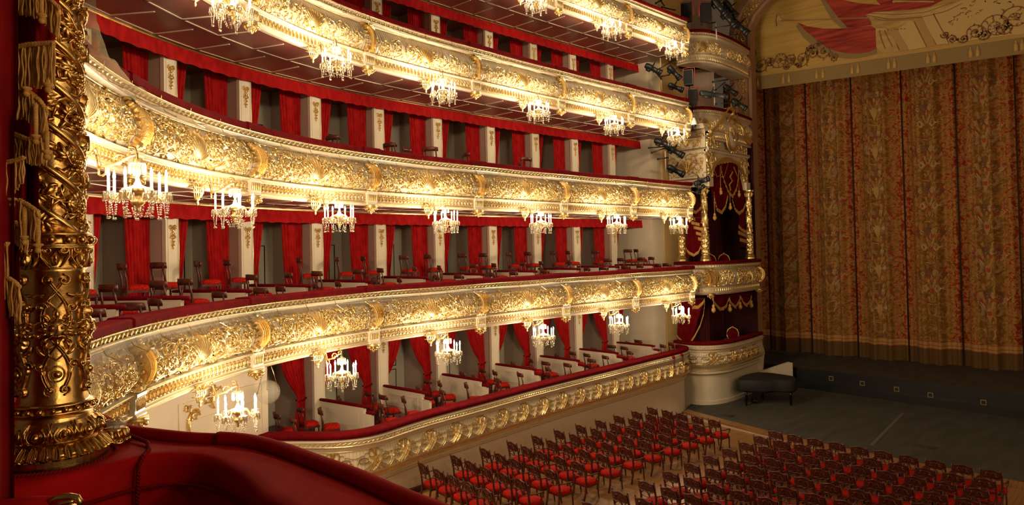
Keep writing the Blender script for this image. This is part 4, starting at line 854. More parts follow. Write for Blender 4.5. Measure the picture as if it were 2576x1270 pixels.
for L, wd in (([(-8.832, 9.994), (-7.856, 9.570), (-6.646, 9.387), (-5.776, 9.413), (-5.210, 9.602)], .012), ([(-8.797, 10.074), (-7.542, 9.703), (-6.494, 9.553), (-5.485, 9.736)], .010), ([(-12.542, 10.613), (-11.909, 10.465), (-10.134, 10.123), (-8.642, 9.843)], .010), ([(-12.758, 10.395), (-12.788, 10.690), (-12.723, 10.962)], .02), ([(-8.291, 9.218), (-8.224, 8.784), (-8.079, 8.336)], .012), ([(-8.087, 9.172), (-7.957, 8.761), (-7.797, 8.381)], .010), ([(-8.482, 9.788), (-8.232, 9.624), (-7.857, 9.519), (-6.945, 9.356)], .008), ([(-6.947, 9.272), (-6.507, 8.095)], .010), ([(-6.235, 9.440), (-5.701, 8.075)], .012)): flatband(m, L, wd, .065, 0, 16)
build('painted_ornament', m, PLINE, pel, lambda V: L0(np.c_[V[:, 0], YP - .005 - V[:, 2], V[:, 1]]), False)
# ------------------------------------------------------------------ stage boxes beside the opening
def pbox_parapet(zr, name, label, o0=0.0, x0=.45, x1=PBL, full=True, ornate=True):
    # zr: top of the rail. Same profile family as the tiers, bent round the stage box
    root = thing('stage_box_parapet', label, 'balcony'); z = zr - 1.60; L = lambda V: bendC(V + np.array([0, o0, z]))
    low = [(-.9, .20), (-.03, .18), (.0, .20), (.02, .255), (-.03, .285), (-.035, .48), (.045, .515), (.045, .54), (-.02, .57)]
    m = MB(); sweep(m, low, x0, x1, .15); build('base_moulding', m, CREAM, root, L, False)
    m = MB(); sweep(m, BODY, x0, x1, .12, 0, uvs=1.0); build('fluted_panel', m, FLUTED, root, L, True, True)
    m = MB(); sweep(m, CORN + [(-.24, 1.475), (-.24, .6)], x0, x1, .15); build('cornice', m, CREAM, root, L, False)
    m = MB(); sweep(m, RAIL, x0, x1, .12, closed=True); build('velvet_rail', m, VELVET, root, L, True)
    m = MB()
    for (o, zz) in ((.024, .237), (-.02, .285), (.05, .528), (.052, 1.337), (.058, 1.462)): sweep(m, [(o + .011 * math.cos(a), zz + .011 * math.sin(a)) for a in np.linspace(0, 2 * PI, 6)[:-1]], x0, x1, .15, closed=True)
    n = int((x1 - x0) / .13)
    for q in range(n):
        x = x0 + (q + .5) * (x1 - x0) / n; c = MB(); ball(c, (0, 0, 0), .034, 6); m.merge(c, lambda V: V * np.array([1.3, .7, .9]) + np.array([x, .025, 1.396])); c = MB(); leaf(c, 0, 0, PI / 2, .15, .03, .03); m.merge(c, lambda V: np.c_[V[:, 0] + x, -.035 + V[:, 2], .31 + V[:, 1]])
    build('gilt_lines', m, GOLD, root, L, False)
    w_ = x1 - x0; k = max(1, round(w_ / 2.6)); tpl = DENSE[0] if ornate else LIGHT[0]
    for b in range(k):
        off = x0 + (b + .5) * w_ / k; c = MB(); c.merge(tpl, lambda V: V * np.array([w_ / k / BAY, 1, 1]))
        build('scrollwork', c, GOLD, root, lambda V: L(fBODY(V) + np.array([off, 0, 0])), False)
    if full:
        for off in (2.05, PBL - .2):
            br = MB(); br.merge(BRK[True], fBODY); build('bracket', br, GOLD, root, lambda V: L(V * np.array([1.25, 1, 1]) + np.array([off, .02, 0])), False)
            p, a = frame(cvC, off, o0); pn = bpy.data.objects.new('pendant', PMESH); COL.objects.link(pn); pn.parent = root; pn.location = (p[0], p[1], z + .02); pn.rotation_euler = (0, 0, a)
    return root
pbox_parapet(-.70, 'a', 'gilded curving stage box parapet level with the second balcony, below the twisted columns')
pbox_parapet(5.95, 'c', 'fluted cream parapet of the stage box carrying a long spotlight, above the pediment', -.25, .6, PBL, False, False)
pbox_parapet(9.28, 'd', 'fluted cream parapet of the topmost stage box crowded with spotlights', -.25, .6, PBL, False, False)
# lowest stage box
root = thing('stage_box_parapet', 'lowest stage box parapet with gilt strapwork, standing above the grand piano', 'balcony'); dz = .10; L0b = lambda V: bendC(V + np.array([0, 0.02, dz]))
m = MB(); sweep(m, [(-.16, -7.1), (-.16, -5.62), (-.10, -5.60), (-.04, -5.56), (-.04, -5.52), (-.14, -5.48), (-.10, -5.36), (-.04, -5.31), (.05, -5.22), (.10, -5.16)], .3, PBL, .12); sweep(m, [(-.02, -4.66), (-.02, -4.62), (.0, -4.55), (.05, -4.52), (.02, -4.49), (.02, -4.41), (.03, -4.37), (.0, -4.35), (-.28, -4.35), (-.28, -5.1)], .3, PBL, .12); build('cream_moulding', m, CREAM, root, L0b, False)
m = MB(); sweep(m, [(.10, -5.16), (.10, -5.07), (.07, -4.95), (.02, -4.80), (-.02, -4.66)], .3, PBL, .1); build('fluted_panel', m, FLUTED, root, L0b, True, True)
m = MB(); sweep(m, [(.0, -4.35), (.045, -4.335), (.055, -4.25), (.02, -4.205), (-.29, -4.205), (-.33, -4.24), (-.33, -4.35)], .3, PBL, .1, closed=True); build('velvet_rail', m, VELVET, root, L0b, True)
m = MB()
for (o, z) in ((.055, -4.512), (-.01, -4.645), (-.09, -5.60), (.105, -5.155), (-.12, -5.47)): sweep(m, [(o + .011 * math.cos(a), z + .011 * math.sin(a)) for a in np.linspace(0, 2 * PI, 6)[:-1]], .3, PBL, .12, closed=True)
n = int(PBL / .09)
for q in range(n):
    c = MB(); leaf(c, 0, .02, PI / 2, .19, .026, .035); m.merge(c, lambda V: fL0(V) + np.array([.3 + q * .09, 0, 0]))
    if q % 1 == 0: c = MB(); ball(c, (0, 0, 0), .03, 6); m.merge(c, lambda V: V * np.array([1.2, .7, .9]) + np.array([.3 + q * .09, .025, -4.45]))
build('gilt_lines', m, GOLD, root, L0b, False)
for q in range(5):
    off = .95 + q * 1.12; build('strapwork', SM, GOLD, root, lambda V: L0b(fP0(V * np.array([1.15, 1, 1.2]) + np.array([0, .02, 0])) + np.array([off, 0, 0])), False)
m = MB(); sweep(m, [(-.17, -6.95), (-.12, -6.95), (-.12, -6.72), (-.17, -6.72)], .3, PBL, .2); build('plinth_moulding', m, CREAM, root, L0b, False)
# cream stair cheek beside the piano
m = MB(); prism(m, [(-.6, -6.78), (1.5, -6.78), (1.5, -5.62), (1.35, -5.58), (-.6, -6.0)], 0, .14); o = build('stage_stair_wall', m, CREAM, None, lambda V: np.c_[-13.35 + V[:, 0] * .55 + V[:, 1] * .8, 32.2 + V[:, 0] * .85 - V[:, 1] * .5, V[:, 2]], False); tag(o, 'cream sloping side wall behind the grand piano, ending at the stage front', 'wall'); o['kind'] = 'structure'
# side wall between the tiers and the stage boxes, interior walls of the boxes
m = MB(); sweep(m, [(-1.9, -5.2), (-1.9, 12)], 6.02 * BAY, 6.02 * BAY + .9, .4, cap=False); sweep(m, [(-4.2, -5.2), (-4.2, 12)], 5.9 * BAY, 6.03 * BAY, .2, cap=False); m2 = MB()
for (o0, o1) in ((-4.2, -1.9),): m.add([[6.02 * BAY, o0, -5.2], [6.02 * BAY, o1, -5.2], [6.02 * BAY, o1, 12], [6.02 * BAY, o0, 12]], [[0, 1, 2, 3]])
struct('wall_side', m, CREAM, bendA)
m = MB(); sweep(m, [(-1.95, -5.2), (-1.95, 12)], 6.02 * BAY + .9, 6.02 * BAY + 3.0, .4, cap=False); sweep(m, [(-1.95, 12), (-1.85, 12), (-1.85, -5.2)], 6.02 * BAY + .85, 6.02 * BAY + .95, .1); struct('wall_ochre', m, OCHRE, bendA)
DEEP = noisy(mat('deep_crimson_hanging', (0.085, 0.003, 0.006), .85), 3, (0.05, 0.002, 0.004), (0.12, 0.004, 0.008), stretch=(4, 4, .6))
m = MB(); sweep(m, [(-2.6, 4.9), (-2.6, 12.4)], .0, PBL, .4, 0, cap=False); sweep(m, [(-2.6, 8.1), (-.3, 8.1)], .3, PBL, .3, 0, cap=False); sweep(m, [(-2.6, 11.8), (-.3, 11.8)], .3, PBL, .3, 0, cap=False); struct('wall_stage_box', m, [MAUVE, CREAM], bendC)
m = MB(); xs = np.linspace(.1, PBL, 60); V = [(x, -1.75 + .06 * math.sin(x * 14), z) for x in xs for z in (-2.1, 0, 3.3)]; m.add(V, grid_faces(60, 3)); tag(build('box_hanging', m, DEEP, None, bendC), 'deep crimson hanging lining the stage box behind the twisted columns', 'hanging', 'deep crimson hangings of the stage boxes')
m = MB(); V = [(x, -1.75 + .06 * math.sin(x * 14), z) for x in xs for z in (-5.3, -4, -2.2)]; m.add(V, grid_faces(60, 3)); tag(build('box_hanging', m, DEEP, None, bendC), 'deep crimson hanging lining the lowest stage box behind the single gilt armchair', 'hanging', 'deep crimson hangings of the stage boxes')
m = MB(); sweep(m, [(-2.2, -1.55), (-.3, -1.55)], .1, PBL, .3, 0, cap=False); sweep(m, [(-2.2, -5.0), (-.3, -5.0)], .1, PBL, .3, 0, cap=False); sweep(m, [(-2.4, -2.12), (-.1, -2.12)], .1, PBL, .3, 0, cap=False); struct('floor', m, DARK, bendC)
m = MB(); m.add([[-13.55, 32.28, -5.3], [-17.2, 32.28, -5.3], [-17.2, 32.28, 4.9], [-13.55, 32.28, 4.9]], [[0, 1, 2, 3]]); m.add([[-17.2, 27, -5.3], [-17.2, 32.28, -5.3], [-17.2, 32.28, 4.9], [-17.2, 27, 4.9]], [[0, 1, 2, 3]]); struct('wall_stage_box', m, mat('deep_red_wall', (.05, .003, .004), .9))
# twisted gilt columns of the stage box
def twist_column(name, x, y, z0, z1, R, label):
    root = thing('twisted_column', label, 'column', (x, y, z0), 0, 'twisted gilt columns of the stage box'); h = z1 - z0
    m = MB(); lathe(m, [(.001, 0), (R * 1.55, 0), (R * 1.55, .06), (R * 1.35, .08), (R * 1.5, .13), (R * 1.2, .17), (R * 1.3, .21), (R * 1.0, .25), (R * 1.0, .30)], 16, lob=12, la=.03); build('base', m, GOLD, root, None, False)
    m = MB(); n = 60; a = np.linspace(0, 2 * PI, 20, endpoint=False); V = []
    for i in range(n):
        q = i / (n - 1); z = .30 + (h - .62) * q; low = q < .33
        rr = R * (1.12 if low else .95 - .12 * q) * (1.12 if abs(q - .33) < .015 else 1)
        V.append(np.c_[rr * (1 + (.16 * np.cos(3 * a + q * 22) if not low else .13 * np.cos(5 * a) * np.cos(q * 70) + .05 * np.cos(11 * a + q * 200))) * np.cos(a), rr * (1 + (.16 * np.cos(3 * a + q * 22) if not low else .13 * np.cos(5 * a) * np.cos(q * 70))) * np.sin(a), np.full(20, z)])
    aa = np.arange(n * 20).reshape(n, 20); b = np.roll(aa, -1, 1); m.add(np.concatenate(V), np.stack([aa[:-1], b[:-1], b[1:], aa[1:]], -1).reshape(-1, 4))
    for k in range(70):
        q = rnd.uniform(.36, 1); t = rnd.uniform(0, 2 * PI); rr = R * (.98 - .12 * q); ball(m, (rr * math.cos(t), rr * math.sin(t), .30 + (h - .62) * q), R * rnd.uniform(.12, .24), 5)
    build('shaft', m, GOLD, root, None, False)
    m = MB(); lathe(m, [(R * .85, h - .34), (R * 1.0, h - .31), (R * .9, h - .27), (R * 1.1, h - .15), (R * 1.6, h - .05), (R * 1.65, h), (.001, h)], 16, lob=8, la=.08)
    for k in range(8): t = k * PI / 4; tube(m, [(R * 1.0 * math.cos(t), R * 1.0 * math.sin(t), h - .28), (R * 1.35 * math.cos(t), R * 1.35 * math.sin(t), h - .15), (R * 1.6 * math.cos(t), R * 1.6 * math.sin(t), h - .19)], [.03, .035, .015], 5)
    build('capital', m, GOLD, root, None, False); return root
twist_column('a', -14.95, 27.75, -.68, 2.5, .135, 'twisted gilt column of the stage box, the one against the ochre wall')
twist_column('b', -13.95, 27.95, -.68, 2.5, .15, 'twisted gilt column at the corner of the stage box, between two drapes')
twist_column('c', -13.62, 31.75, -.68, 2.5, .145, 'twisted gilt column of the stage box next to the stage curtain')
# canopy over the columns: flank wall, arched front, pediment with oval shield
can = thing('box_canopy', 'gilded canopy with arch, curved pediment and oval shield over the stage box columns', 'canopy')
XF, YFk = -13.72, 27.78
m = MB(); bevbox(m, -15.5, XF - .02, YFk, YFk + .3, 2.86, 4.98, .01)
for (z0, z1, d) in ((2.50, 2.62, .10), (2.62, 2.72, .05), (2.72, 2.84, .14), (4.08, 4.16, .08), (4.86, 4.96, .10), (4.96, 5.10, .20), (5.10, 5.16, .26)): box(m, -15.55, XF + .02, YFk - d, YFk + .2, z0, z1)
build('flank', m, CREAM, can, None, False)
# front with arched opening in the (y,z) plane
ys = np.linspace(27.78, 32.0, 41); yc, za, rw, rh = 29.85, 2.86, 1.62, .98
def arch(y): q = (y - yc) / rw; return za + rh * math.sqrt(max(0, 1 - q * q)) if abs(q) < 1 else za - .36
m = MB(); V = []; 
for y in ys: z = arch(y); V += [(XF, y, z), (XF, y, 4.98), (XF - .25, y, 4.98), (XF - .25, y, z)]
a = np.arange(len(V)).reshape(-1, 4); b = np.roll(a, -1, 1); m.add(V, np.stack([a[:-1], a[1:], b[1:], b[:-1]], -1).reshape(-1, 4))
for y in (27.95, 31.75): box(m, XF - .2, XF + .12, y - .2, y + .2, 2.5, 2.86)
def pedz(y): q = (y - 29.85) / 2.1; return 5.0 + 1.05 * math.exp(-(q * 2.0) ** 2) - .55 * max(0, abs(q) - .55)
V = []
for y in ys: z = pedz(y); V += [(XF, y, 4.9), (XF, y, z - .22), (XF + .05, y, z - .20), (XF + .10, y, z - .10), (XF + .22, y, z - .03), (XF + .22, y, z + .06), (XF - .3, y, z + .06), (XF - .3, y, 4.9)]
a = np.arange(len(V)).reshape(-1, 8); b = np.roll(a, -1, 1); m.add(V, np.stack([a[:-1], a[1:], b[1:], b[:-1]], -1).reshape(-1, 4))
for (z0, z1, d) in ((4.05, 4.16, .12), (4.0, 4.05, .07)): box(m, XF - .1, XF + d, 27.78, 32.0, z0, z1)
build('arched_front', m, CREAM, can, None, False)
m = MB()
V = [(XF + .03 + .05 * math.sin(t), yc + (rw + .07 * math.cos(t)) * math.cos(q), za + (rh + .07 * math.cos(t)) * math.sin(q)) for q in np.linspace(.05, PI - .05, 30) for t in np.linspace(0, 2 * PI, 7)[:-1]]
a = np.arange(180).reshape(30, 6); b = np.roll(a, -1, 1); m.add(V, np.stack([a[:-1], b[:-1], b[1:], a[1:]], -1).reshape(-1, 4))
tube(m, [(XF + .22, y, pedz(y) + .02) for y in ys], .075, 6); tube(m, [(XF + .14, y, pedz(y) - .09) for y in ys], .045, 6); tube(m, [(XF + .08, y, pedz(y) - .16) for y in ys], .03, 5)
for y in ys[::1]: ball(m, (XF + .16, y, pedz(y) - .08), .035, 5)
for z in (2.66, 2.84, 4.12, 4.92, 5.03): tube(m, [(-15.5, YFk - .16, z), (XF + .1, YFk - .16, z)], .025, 5); 
for z in (2.66, 2.84): pass
for k in range(22): ball(m, (-15.45 + k * .083, YFk - .17, 4.98), .03, 5)
tube(m, [(XF + .13, 27.8, 4.11), (XF + .13, 32, 4.11)], .02, 5)
build('gilt_moulding', m, GOLD, can, None, False)
def carve(seed, w_, h, n, leaves):
    r = random.Random(seed); c = MB()
    for k in range(n):
        for s in (-1, 1):
            x = (k + .5) / n * w_ / 2; acanthus(c, spiral(s * x, h * (.5 + .18 * (-1) ** k), h * .30, 1.4, PI * (k % 2), s * (-1) ** k, 18), .028, .06, .024, .11, -s, 3, 0, r)
    for _ in range(leaves):
        x = r.uniform(0.02, w_ / 2); y = r.uniform(.03, h - .03); a = r.uniform(0, 2 * PI)
        for s in (-1, 1): leaf(c, s * x, y, a if s > 0 else PI - a, r.uniform(.08, .16), .022, .055, r.uniform(-1.5, 1.5) * s, 0, 5)
    for k in range(-3, 4): leaf(c, 0, h * .2, PI / 2 + .3 * k, h * .55, .035, .07)
    return c
for (w_, z0, h, sd) in ((1.55, 4.18, .66, 1), (1.55, 2.90, 1.12, 2)):
    c = carve(sd, w_, h, 3, 60); build('carving', c, GOLD, can, lambda V: np.c_[-14.62 + V[:, 0], YFk - .005 - V[:, 2], z0 + V[:, 1]], False)
for yy, w_ in ((28.45, 1.15), (31.25, 1.15)):
    c = carve(int(w_ * yy), w_, .68, 2, 34); build('carving', c, GOLD, can, lambda V: np.c_[XF + .005 + V[:, 2], yy + V[:, 0], 4.18 + V[:, 1]], False)
for yy, s in ((28.15, 1), (31.55, -1)):
    c = carve(9, .62, 1.0, 1, 30); build('carving', c, GOLD, can, lambda V: np.c_[XF + .005 + V[:, 2], yy + V[:, 0], 2.98 + V[:, 1]], False)
m = MB(); t = np.linspace(0, 2 * PI, 28, endpoint=False); rr = [(0.001, .10), (.30, .09), (.36, .06)]
V = [(XF + .16 + d, 29.95 + r * math.cos(q) * 1.25, 4.93 + r * math.sin(q) * 1.75) for r, d in rr for q in t]; a = np.arange(84).reshape(3, 28); b = np.roll(a, -1, 1); m.add(V, np.stack([a[:-1], b[:-1], b[1:], a[1:]], -1).reshape(-1, 4)); build('oval_shield', m, CREAM, can)
m = MB(); 
for R, r_ in ((.38, .07), (.47, .05), (.33, .025)): tube(m, [(XF + .18, 29.95 + R * math.cos(q) * 1.25, 4.93 + R * math.sin(q) * 1.75) for q in np.r_[t, 0.0]], r_, 6)
c = carve(21, .5, .8, 1, 10); m.merge(c, lambda V: np.c_[XF + .26 + V[:, 2], 29.95 + V[:, 0], 4.55 + V[:, 1]])
ball(m, (XF + .2, 29.95, 5.82), .17, 8); ball(m, (XF + .2, 29.95, 6.05), .09, 8); tube(m, [(XF + .2, 29.95, 6.1), (XF + .2, 29.95, 6.32)], .025, 5)
for s in (-1, 1): tube(m, [(XF + .2, 29.95, 5.75), (XF + .22, 29.95 + s * .3, 5.66), (XF + .22, 29.95 + s * .45, 5.45), (XF + .2, 29.95 + s * .40, 5.35)], [.08, .07, .05, .02], 6); ball(m, (XF + .2, 29.95 + s * .1, 4.12), .08, 6)
build('shield_frame', m, GOLD, can)
# drapes with gold fringe hanging in the stage box
def fringe_band(mb, pts, wd, to3, n=40, dep=.0):
    P = np.asarray(pts, float); d = np.r_[0, np.cumsum(np.hypot(*np.diff(P, axis=0).T))]; q = np.linspace(0, d[-1], n); P = np.c_[np.interp(q, d, P[:, 0]), np.interp(q, d, P[:, 1])]
    V = []
    for i, (x, z) in enumerate(P):
        e = .02 * math.sin(i * 2.1); V += [to3(x, z, dep + .03), to3(x, z - wd * .5, dep + .045 + e), to3(x, z - wd - e, dep + .03 + e)]
    mb.add(V, grid_faces(n, 3))
FRONT = lambda y, z, d: (XF - .06 + d, y, z); FLANK = lambda x, z, d: (x, YFk + .12 - d, z)
def swag(name, label, poly_pts, fr, to3, grp, parent=None):
    # red cloth whose lower edge follows fr, from the straight top line down to the swag curve
    o = thing('fringed_drape', label, 'drape', (0, 0, 0), 0, grp)
    top, bot = poly_pts; n = 30; T = np.asarray(top, float); B_ = np.asarray(bot, float)
    def rs(P): d = np.r_[0, np.cumsum(np.hypot(*np.diff(P, axis=0).T))]; q = np.linspace(0, d[-1], n); return np.c_[np.interp(q, d, P[:, 0]), np.interp(q, d, P[:, 1])]
    T, B_ = rs(T), rs(B_); m = MB(); V = []
    for i in range(n):
        for v in np.linspace(0, 1, 7): x, z = T[i] * (1 - v) + B_[i] * v; V.append(to3(x, z, .025 * math.sin(v * 9 + i * .35) + .02 * math.sin(i * 1.1)))
    m.add(V, grid_faces(n, 7)); build('cloth', m, VELVET, o)
    if not fr: return o
    m = MB()
    for f in fr: fringe_band(m, f[0], f[1], to3)
    build('fringe', m, FRINGE, o); return o
def tassel(mb, to3, x, z, L, s=1.0):
    p = MB(); tube(p, [(0, 0, L), (0, 0, .28 * s)], .012, 5); lathe(p, [(.001, .30 * s), (.05 * s, .25 * s), (.06 * s, .20 * s), (.035 * s, .16 * s), (.08 * s, .13 * s), (.085 * s, .02 * s), (.06 * s, 0), (.001, -.06 * s)], 8)
    q = to3(x, z, .06); mb.merge(p, lambda V: V + np.array(q))
G = 'fringed crimson drapes of the stage box'
o = swag('a', 'fringed crimson lambrequin under the gilt arch of the stage box, with cords and tassels', ([(28.309, 3.358), (28.783, 3.671), (30.185, 3.890), (31.664, 3.789), (32.253, 3.268)], [(28.184, 2.492), (28.582, 1.563), (29.115, 1.455), (29.861, 1.955), (30.211, 2.328), (30.521, 1.980), (30.997, 1.504), (31.531, 1.739), (32.236, 2.326)]), [], FRONT, G)
m = MB()
for L in ([(28.352, 3.447), (29.016, 3.689), (30.183, 3.854), (31.316, 3.799), (32.175, 3.451)], [(29.085, 3.555), (29.439, 2.910), (29.889, 2.402), (30.288, 2.241), (30.729, 2.624), (31.037, 3.465)], [(28.395, 2.245), (28.661, 1.617), (29.117, 1.490), (29.529, 1.766), (29.757, 2.218)], [(30.200, 2.148), (30.501, 1.672), (30.911, 1.502), (31.350, 1.642), (31.820, 2.121)]): fringe_band(m, L, .16, FRONT, 40, .03)
flatc = [([(30.108, 3.309), (30.395, 3.293), (30.091, 3.039), (30.328, 2.874), (29.987, 2.675), (30.134, 2.414)], .09)]
for L, w_ in flatc: P = np.array(L); m.add([FRONT(y + s * w_ * (1 - .5 * abs(i - 2.5) / 2.5), z, .05 + .03 * (s == 0)) for i, (y, z) in enumerate(P) for s in (-1, 0, 1)], grid_faces(6, 3))
build('fringe', m, FRINGE, o)
for (y, z), L in zip([(29.083, 2.224), (30.956, 2.197), (30.001, 1.585), (28.440, 1.094)], (1.3, 1.4, .9, 1.2)): m = MB(); tassel(m, FRONT, y, z, L, 1.0); build('tassel', m, FRINGE, o)
m = MB()
for L in ([(28.456, 3.300), (28.740, 2.955), (29.134, 3.067), (29.245, 3.602)], [(29.051, 2.974), (29.445, 2.999), (29.885, 3.651)], [(30.451, 3.514), (30.963, 2.965), (31.558, 3.502)], [(31.105, 3.194), (31.694, 2.897), (32.175, 3.451)]): tube(m, [FRONT(y, z, .07) for y, z in L], .014, 5)
build('tassel_cord', m, FRINGE, o)
swag('b', 'fringed crimson side drape falling in gold steps between the twisted columns by the ochre wall', ([(-14.809, 1.338), (-14.425, 1.526), (-13.856, 1.973)], [(-14.825, -0.569), (-14.480, -0.399), (-13.933, -0.099)]), [([(-14.593, 1.570), (-14.295, 1.485), (-14.048, 1.677), (-13.943, 2.149)], .14)] + [(L, .13) for L in ([(-14.601, 1.276), (-14.341, 1.178)], [(-14.532, 1.049), (-14.143, 0.947)], [(-14.426, 0.838), (-14.020, 0.737)], [(-14.320, 0.594), (-13.972, 0.480)], [(-14.234, 0.351), (-13.960, 0.258)], [(-14.885, -0.013), (-14.683, -0.259), (-14.460, -0.365), (-14.232, -0.231), (-14.114, 0.023)])], FLANK, G)
swag('c', 'fringed crimson side drape falling in gold steps beside the column next to the stage curtain', ([(30.993, 1.449), (32.153, 1.759)], [(31.074, 0.042), (32.031, -0.078)]), [(L, .15) for L in ([(30.873, 0.899), (31.290, 0.720), (31.810, 0.631)], [(30.813, 0.626), (31.798, 0.445)], [(30.962, 0.298), (31.869, 0.184)])], FRONT, G)
FR0 = lambda y, z, d: (-13.62 + d, y, z)
o = swag('d', 'fringed crimson valance with tassels hanging in the lowest stage box', ([(27.773, -2.052), (31.730, -2.294)], [(27.766, -2.169), (28.487, -2.676), (28.992, -2.645), (29.371, -2.272), (29.831, -2.654), (30.244, -2.631), (30.517, -2.292), (31.003, -2.685), (31.442, -2.642), (31.637, -2.362)]), [([(27.693, -2.165), (28.045, -2.474), (28.485, -2.710), (28.992, -2.645), (29.371, -2.272), (29.594, -2.549), (29.991, -2.719), (30.335, -2.512), (30.559, -2.294), (30.837, -2.600), (31.173, -2.733), (31.533, -2.594), (31.726, -2.367)], .15)], FR0, 'fringed crimson drapes of the lowest stage box')
for (y, z), L in zip([(27.765, -2.823), (29.331, -2.914), (30.395, -2.891), (31.600, -2.911)], (.7, .6, .6, .5)): m = MB(); tassel(m, FR0, y, z, L, 1.1); build('tassel', m, FRINGE, o)
FL0 = lambda x, z, d: (x, 27.75 - d, z)
swag('e', 'fringed crimson curtain drawn aside in the lowest stage box, fringe reaching the rail', ([(-15.201, -2.475), (-14.456, -2.278), (-13.919, -2.228)], [(-15.283, -3.972), (-14.981, -4.159), (-14.642, -4.203)]), [([(-14.521, -2.588), (-14.241, -2.578), (-14.034, -2.401), (-13.919, -2.228)], .15), ([(-13.921, -2.296), (-13.992, -2.856), (-14.172, -3.373), (-14.445, -3.848), (-14.679, -4.172)], .12), ([(-15.281, -3.903), (-15.131, -4.066), (-14.943, -4.156)], .06)], FL0, 'fringed crimson drapes of the lowest stage box')
# gilt armchairs in the stage boxes
def gilt_chair():
    root = thing('gilt_armchair', 'x', 'chair', (0, 0, 0), 0, 'gilt armchairs in the stage boxes')
    m = MB(); ball(m, (0, 0, .46), .30, 12, 0, .25); build('seat', m, VELVET, root)
    m = MB(); t = np.linspace(0, 2 * PI, 20, endpoint=False); V = [(r * .24 * math.cos(q), -.28 - .03 * d, .88 + r * .28 * math.sin(q)) for r, d in ((.01, -1), (.7, -.8), (1, 0)) for q in t]; a = np.arange(60).reshape(3, 20); b = np.roll(a, -1, 1); m.add(V, np.stack([a[:-1], b[:-1], b[1:], a[1:]], -1).reshape(-1, 4)); m.add([(x, -.31, z) for x, y, z in V[40:]], [[i for i in range(20)]]); build('backrest', m, VELVET, root)
    m = MB(); tube(m, [(.26 * math.cos(q), -.29, .88 + .31 * math.sin(q)) for q in np.r_[t, 0.]], .028, 6); ball(m, (0, -.29, 1.21), .06, 6)
    for s in (-1, 1): ball(m, (s * .2, -.29, 1.1), .035, 6); tube(m, [(s * .14, -.28, .60), (s * .2, -.26, .45)], .025, 6)
    tube(m, [(.31 * math.cos(q), .30 * math.sin(q), .43) for q in np.r_[t, 0.]], .03, 6); build('gilt_frame', m, GOLD, root)
    for s in (-1, 1):
        m = MB(); tube(m, [(s * .22, -.27, .72), (s * .31, -.1, .68), (s * .33, .12, .67), (s * .30, .16, .55), (s * .27, .10, .45)], .024, 6); build('armrest', m, GOLD, root)
        for y in (-.22, .22): m = MB(); tube(m, [(s * .22, y, .43), (s * .26, y * 1.15, .25), (s * .23, y * 1.1, 0)], [.032, .022, .018], 6); build('leg', m, GOLD, root)
    return root
GC = gilt_chair()
for i, (x, y, z, rz, lab) in enumerate(((-13.98, 29.9, -1.62, -2.5, 'gilt framed red armchair in the stage box between the columns, oval back in full view'), (-14.2, 29.05, -1.62, -2.4, 'gilt framed red armchair in the stage box, half hidden by the corner column'), (-13.98, 30.4, -4.98, -2.8, 'gilt framed red armchair standing alone in the lowest stage box'))):
    if i == 0: GC.location = (x, y, z); GC.rotation_euler = (0, 0, rz); GC['label'] = lab
    else: dup(GC, (x, y, z), rz, lab)
# portal of the stage: gilt framed jamb and the foot of its arch
BROWN = mat('portal_brown_paint', (0.36, 0.19, 0.10), .5)
po = thing('stage_portal', 'brown and gilt frame of the stage opening, bending into an arch at the top', 'portal'); po['kind'] = 'structure'
YJ = 32.35; ARC = [(-14.02, 10.0), (-13.93, 10.5), (-13.6, 11.05), (-13.1, 11.5), (-12.4, 11.95), (-11.4, 12.4), (-10, 12.8), (-8, 13.1)]
path = [(-14.02, -6.8), (-14.02, 5.0)] + ARC; P = np.array(path); T = np.gradient(P, axis=0); T /= np.linalg.norm(T, axis=1)[:, None]; N = np.c_[-T[:, 1], T[:, 0]]
m = MB(); V = []
for (x, z), nn in zip(P, N):
    for (d, yy) in ((-.46, .5), (-.46, -.02), (-.34, -.06), (-.24, 0), (.24, 0), (.34, -.06), (.62, -.02), (.62, .3)): V.append((x + nn[0] * d, YJ + yy, z + nn[1] * d))
m.add(V, grid_faces(len(P), 8)); build('jamb', m, BROWN, po, None, False)
c = MB(); d = np.r_[0, np.cumsum(np.hypot(*np.diff(P, axis=0).T))]; r3 = random.Random(8)
for k in range(int(d[-1] / .42)):
    s = k * .42
    acanthus(c, spiral(s + .2, .09 * (-1) ** k, .13, 1.3, 0, (-1) ** k, 14), .026, .06, .024, .10, (-1) ** k, 3, 0, r3)
    for _ in range(14): leaf(c, s + r3.uniform(0, .42), r3.uniform(-.2, .2), r3.uniform(0, 6.3), .15, .028, .07, r3.uniform(-1, 1), 0, 5)
def onjamb(V):
    x = np.interp(V[:, 0], d, P[:, 0]); z = np.interp(V[:, 0], d, P[:, 1]); nx = np.interp(V[:, 0], d, N[:, 0]); nz = np.interp(V[:, 0], d, N[:, 1]); return np.c_[x + nx * V[:, 1], YJ - V[:, 2], z + nz * V[:, 1]]
build('jamb_carving', c, GOLD, po, onjamb, False)
m = MB()
for s in (0.0,): 
    for z in (-.2, 1.6, 3.4, 5.2, 7.0, 8.8): box(m, -14.30, -13.74, YJ - .07, YJ, z - .05, z + .05)
build('jamb_bar', m, BROWN, po, None, False)
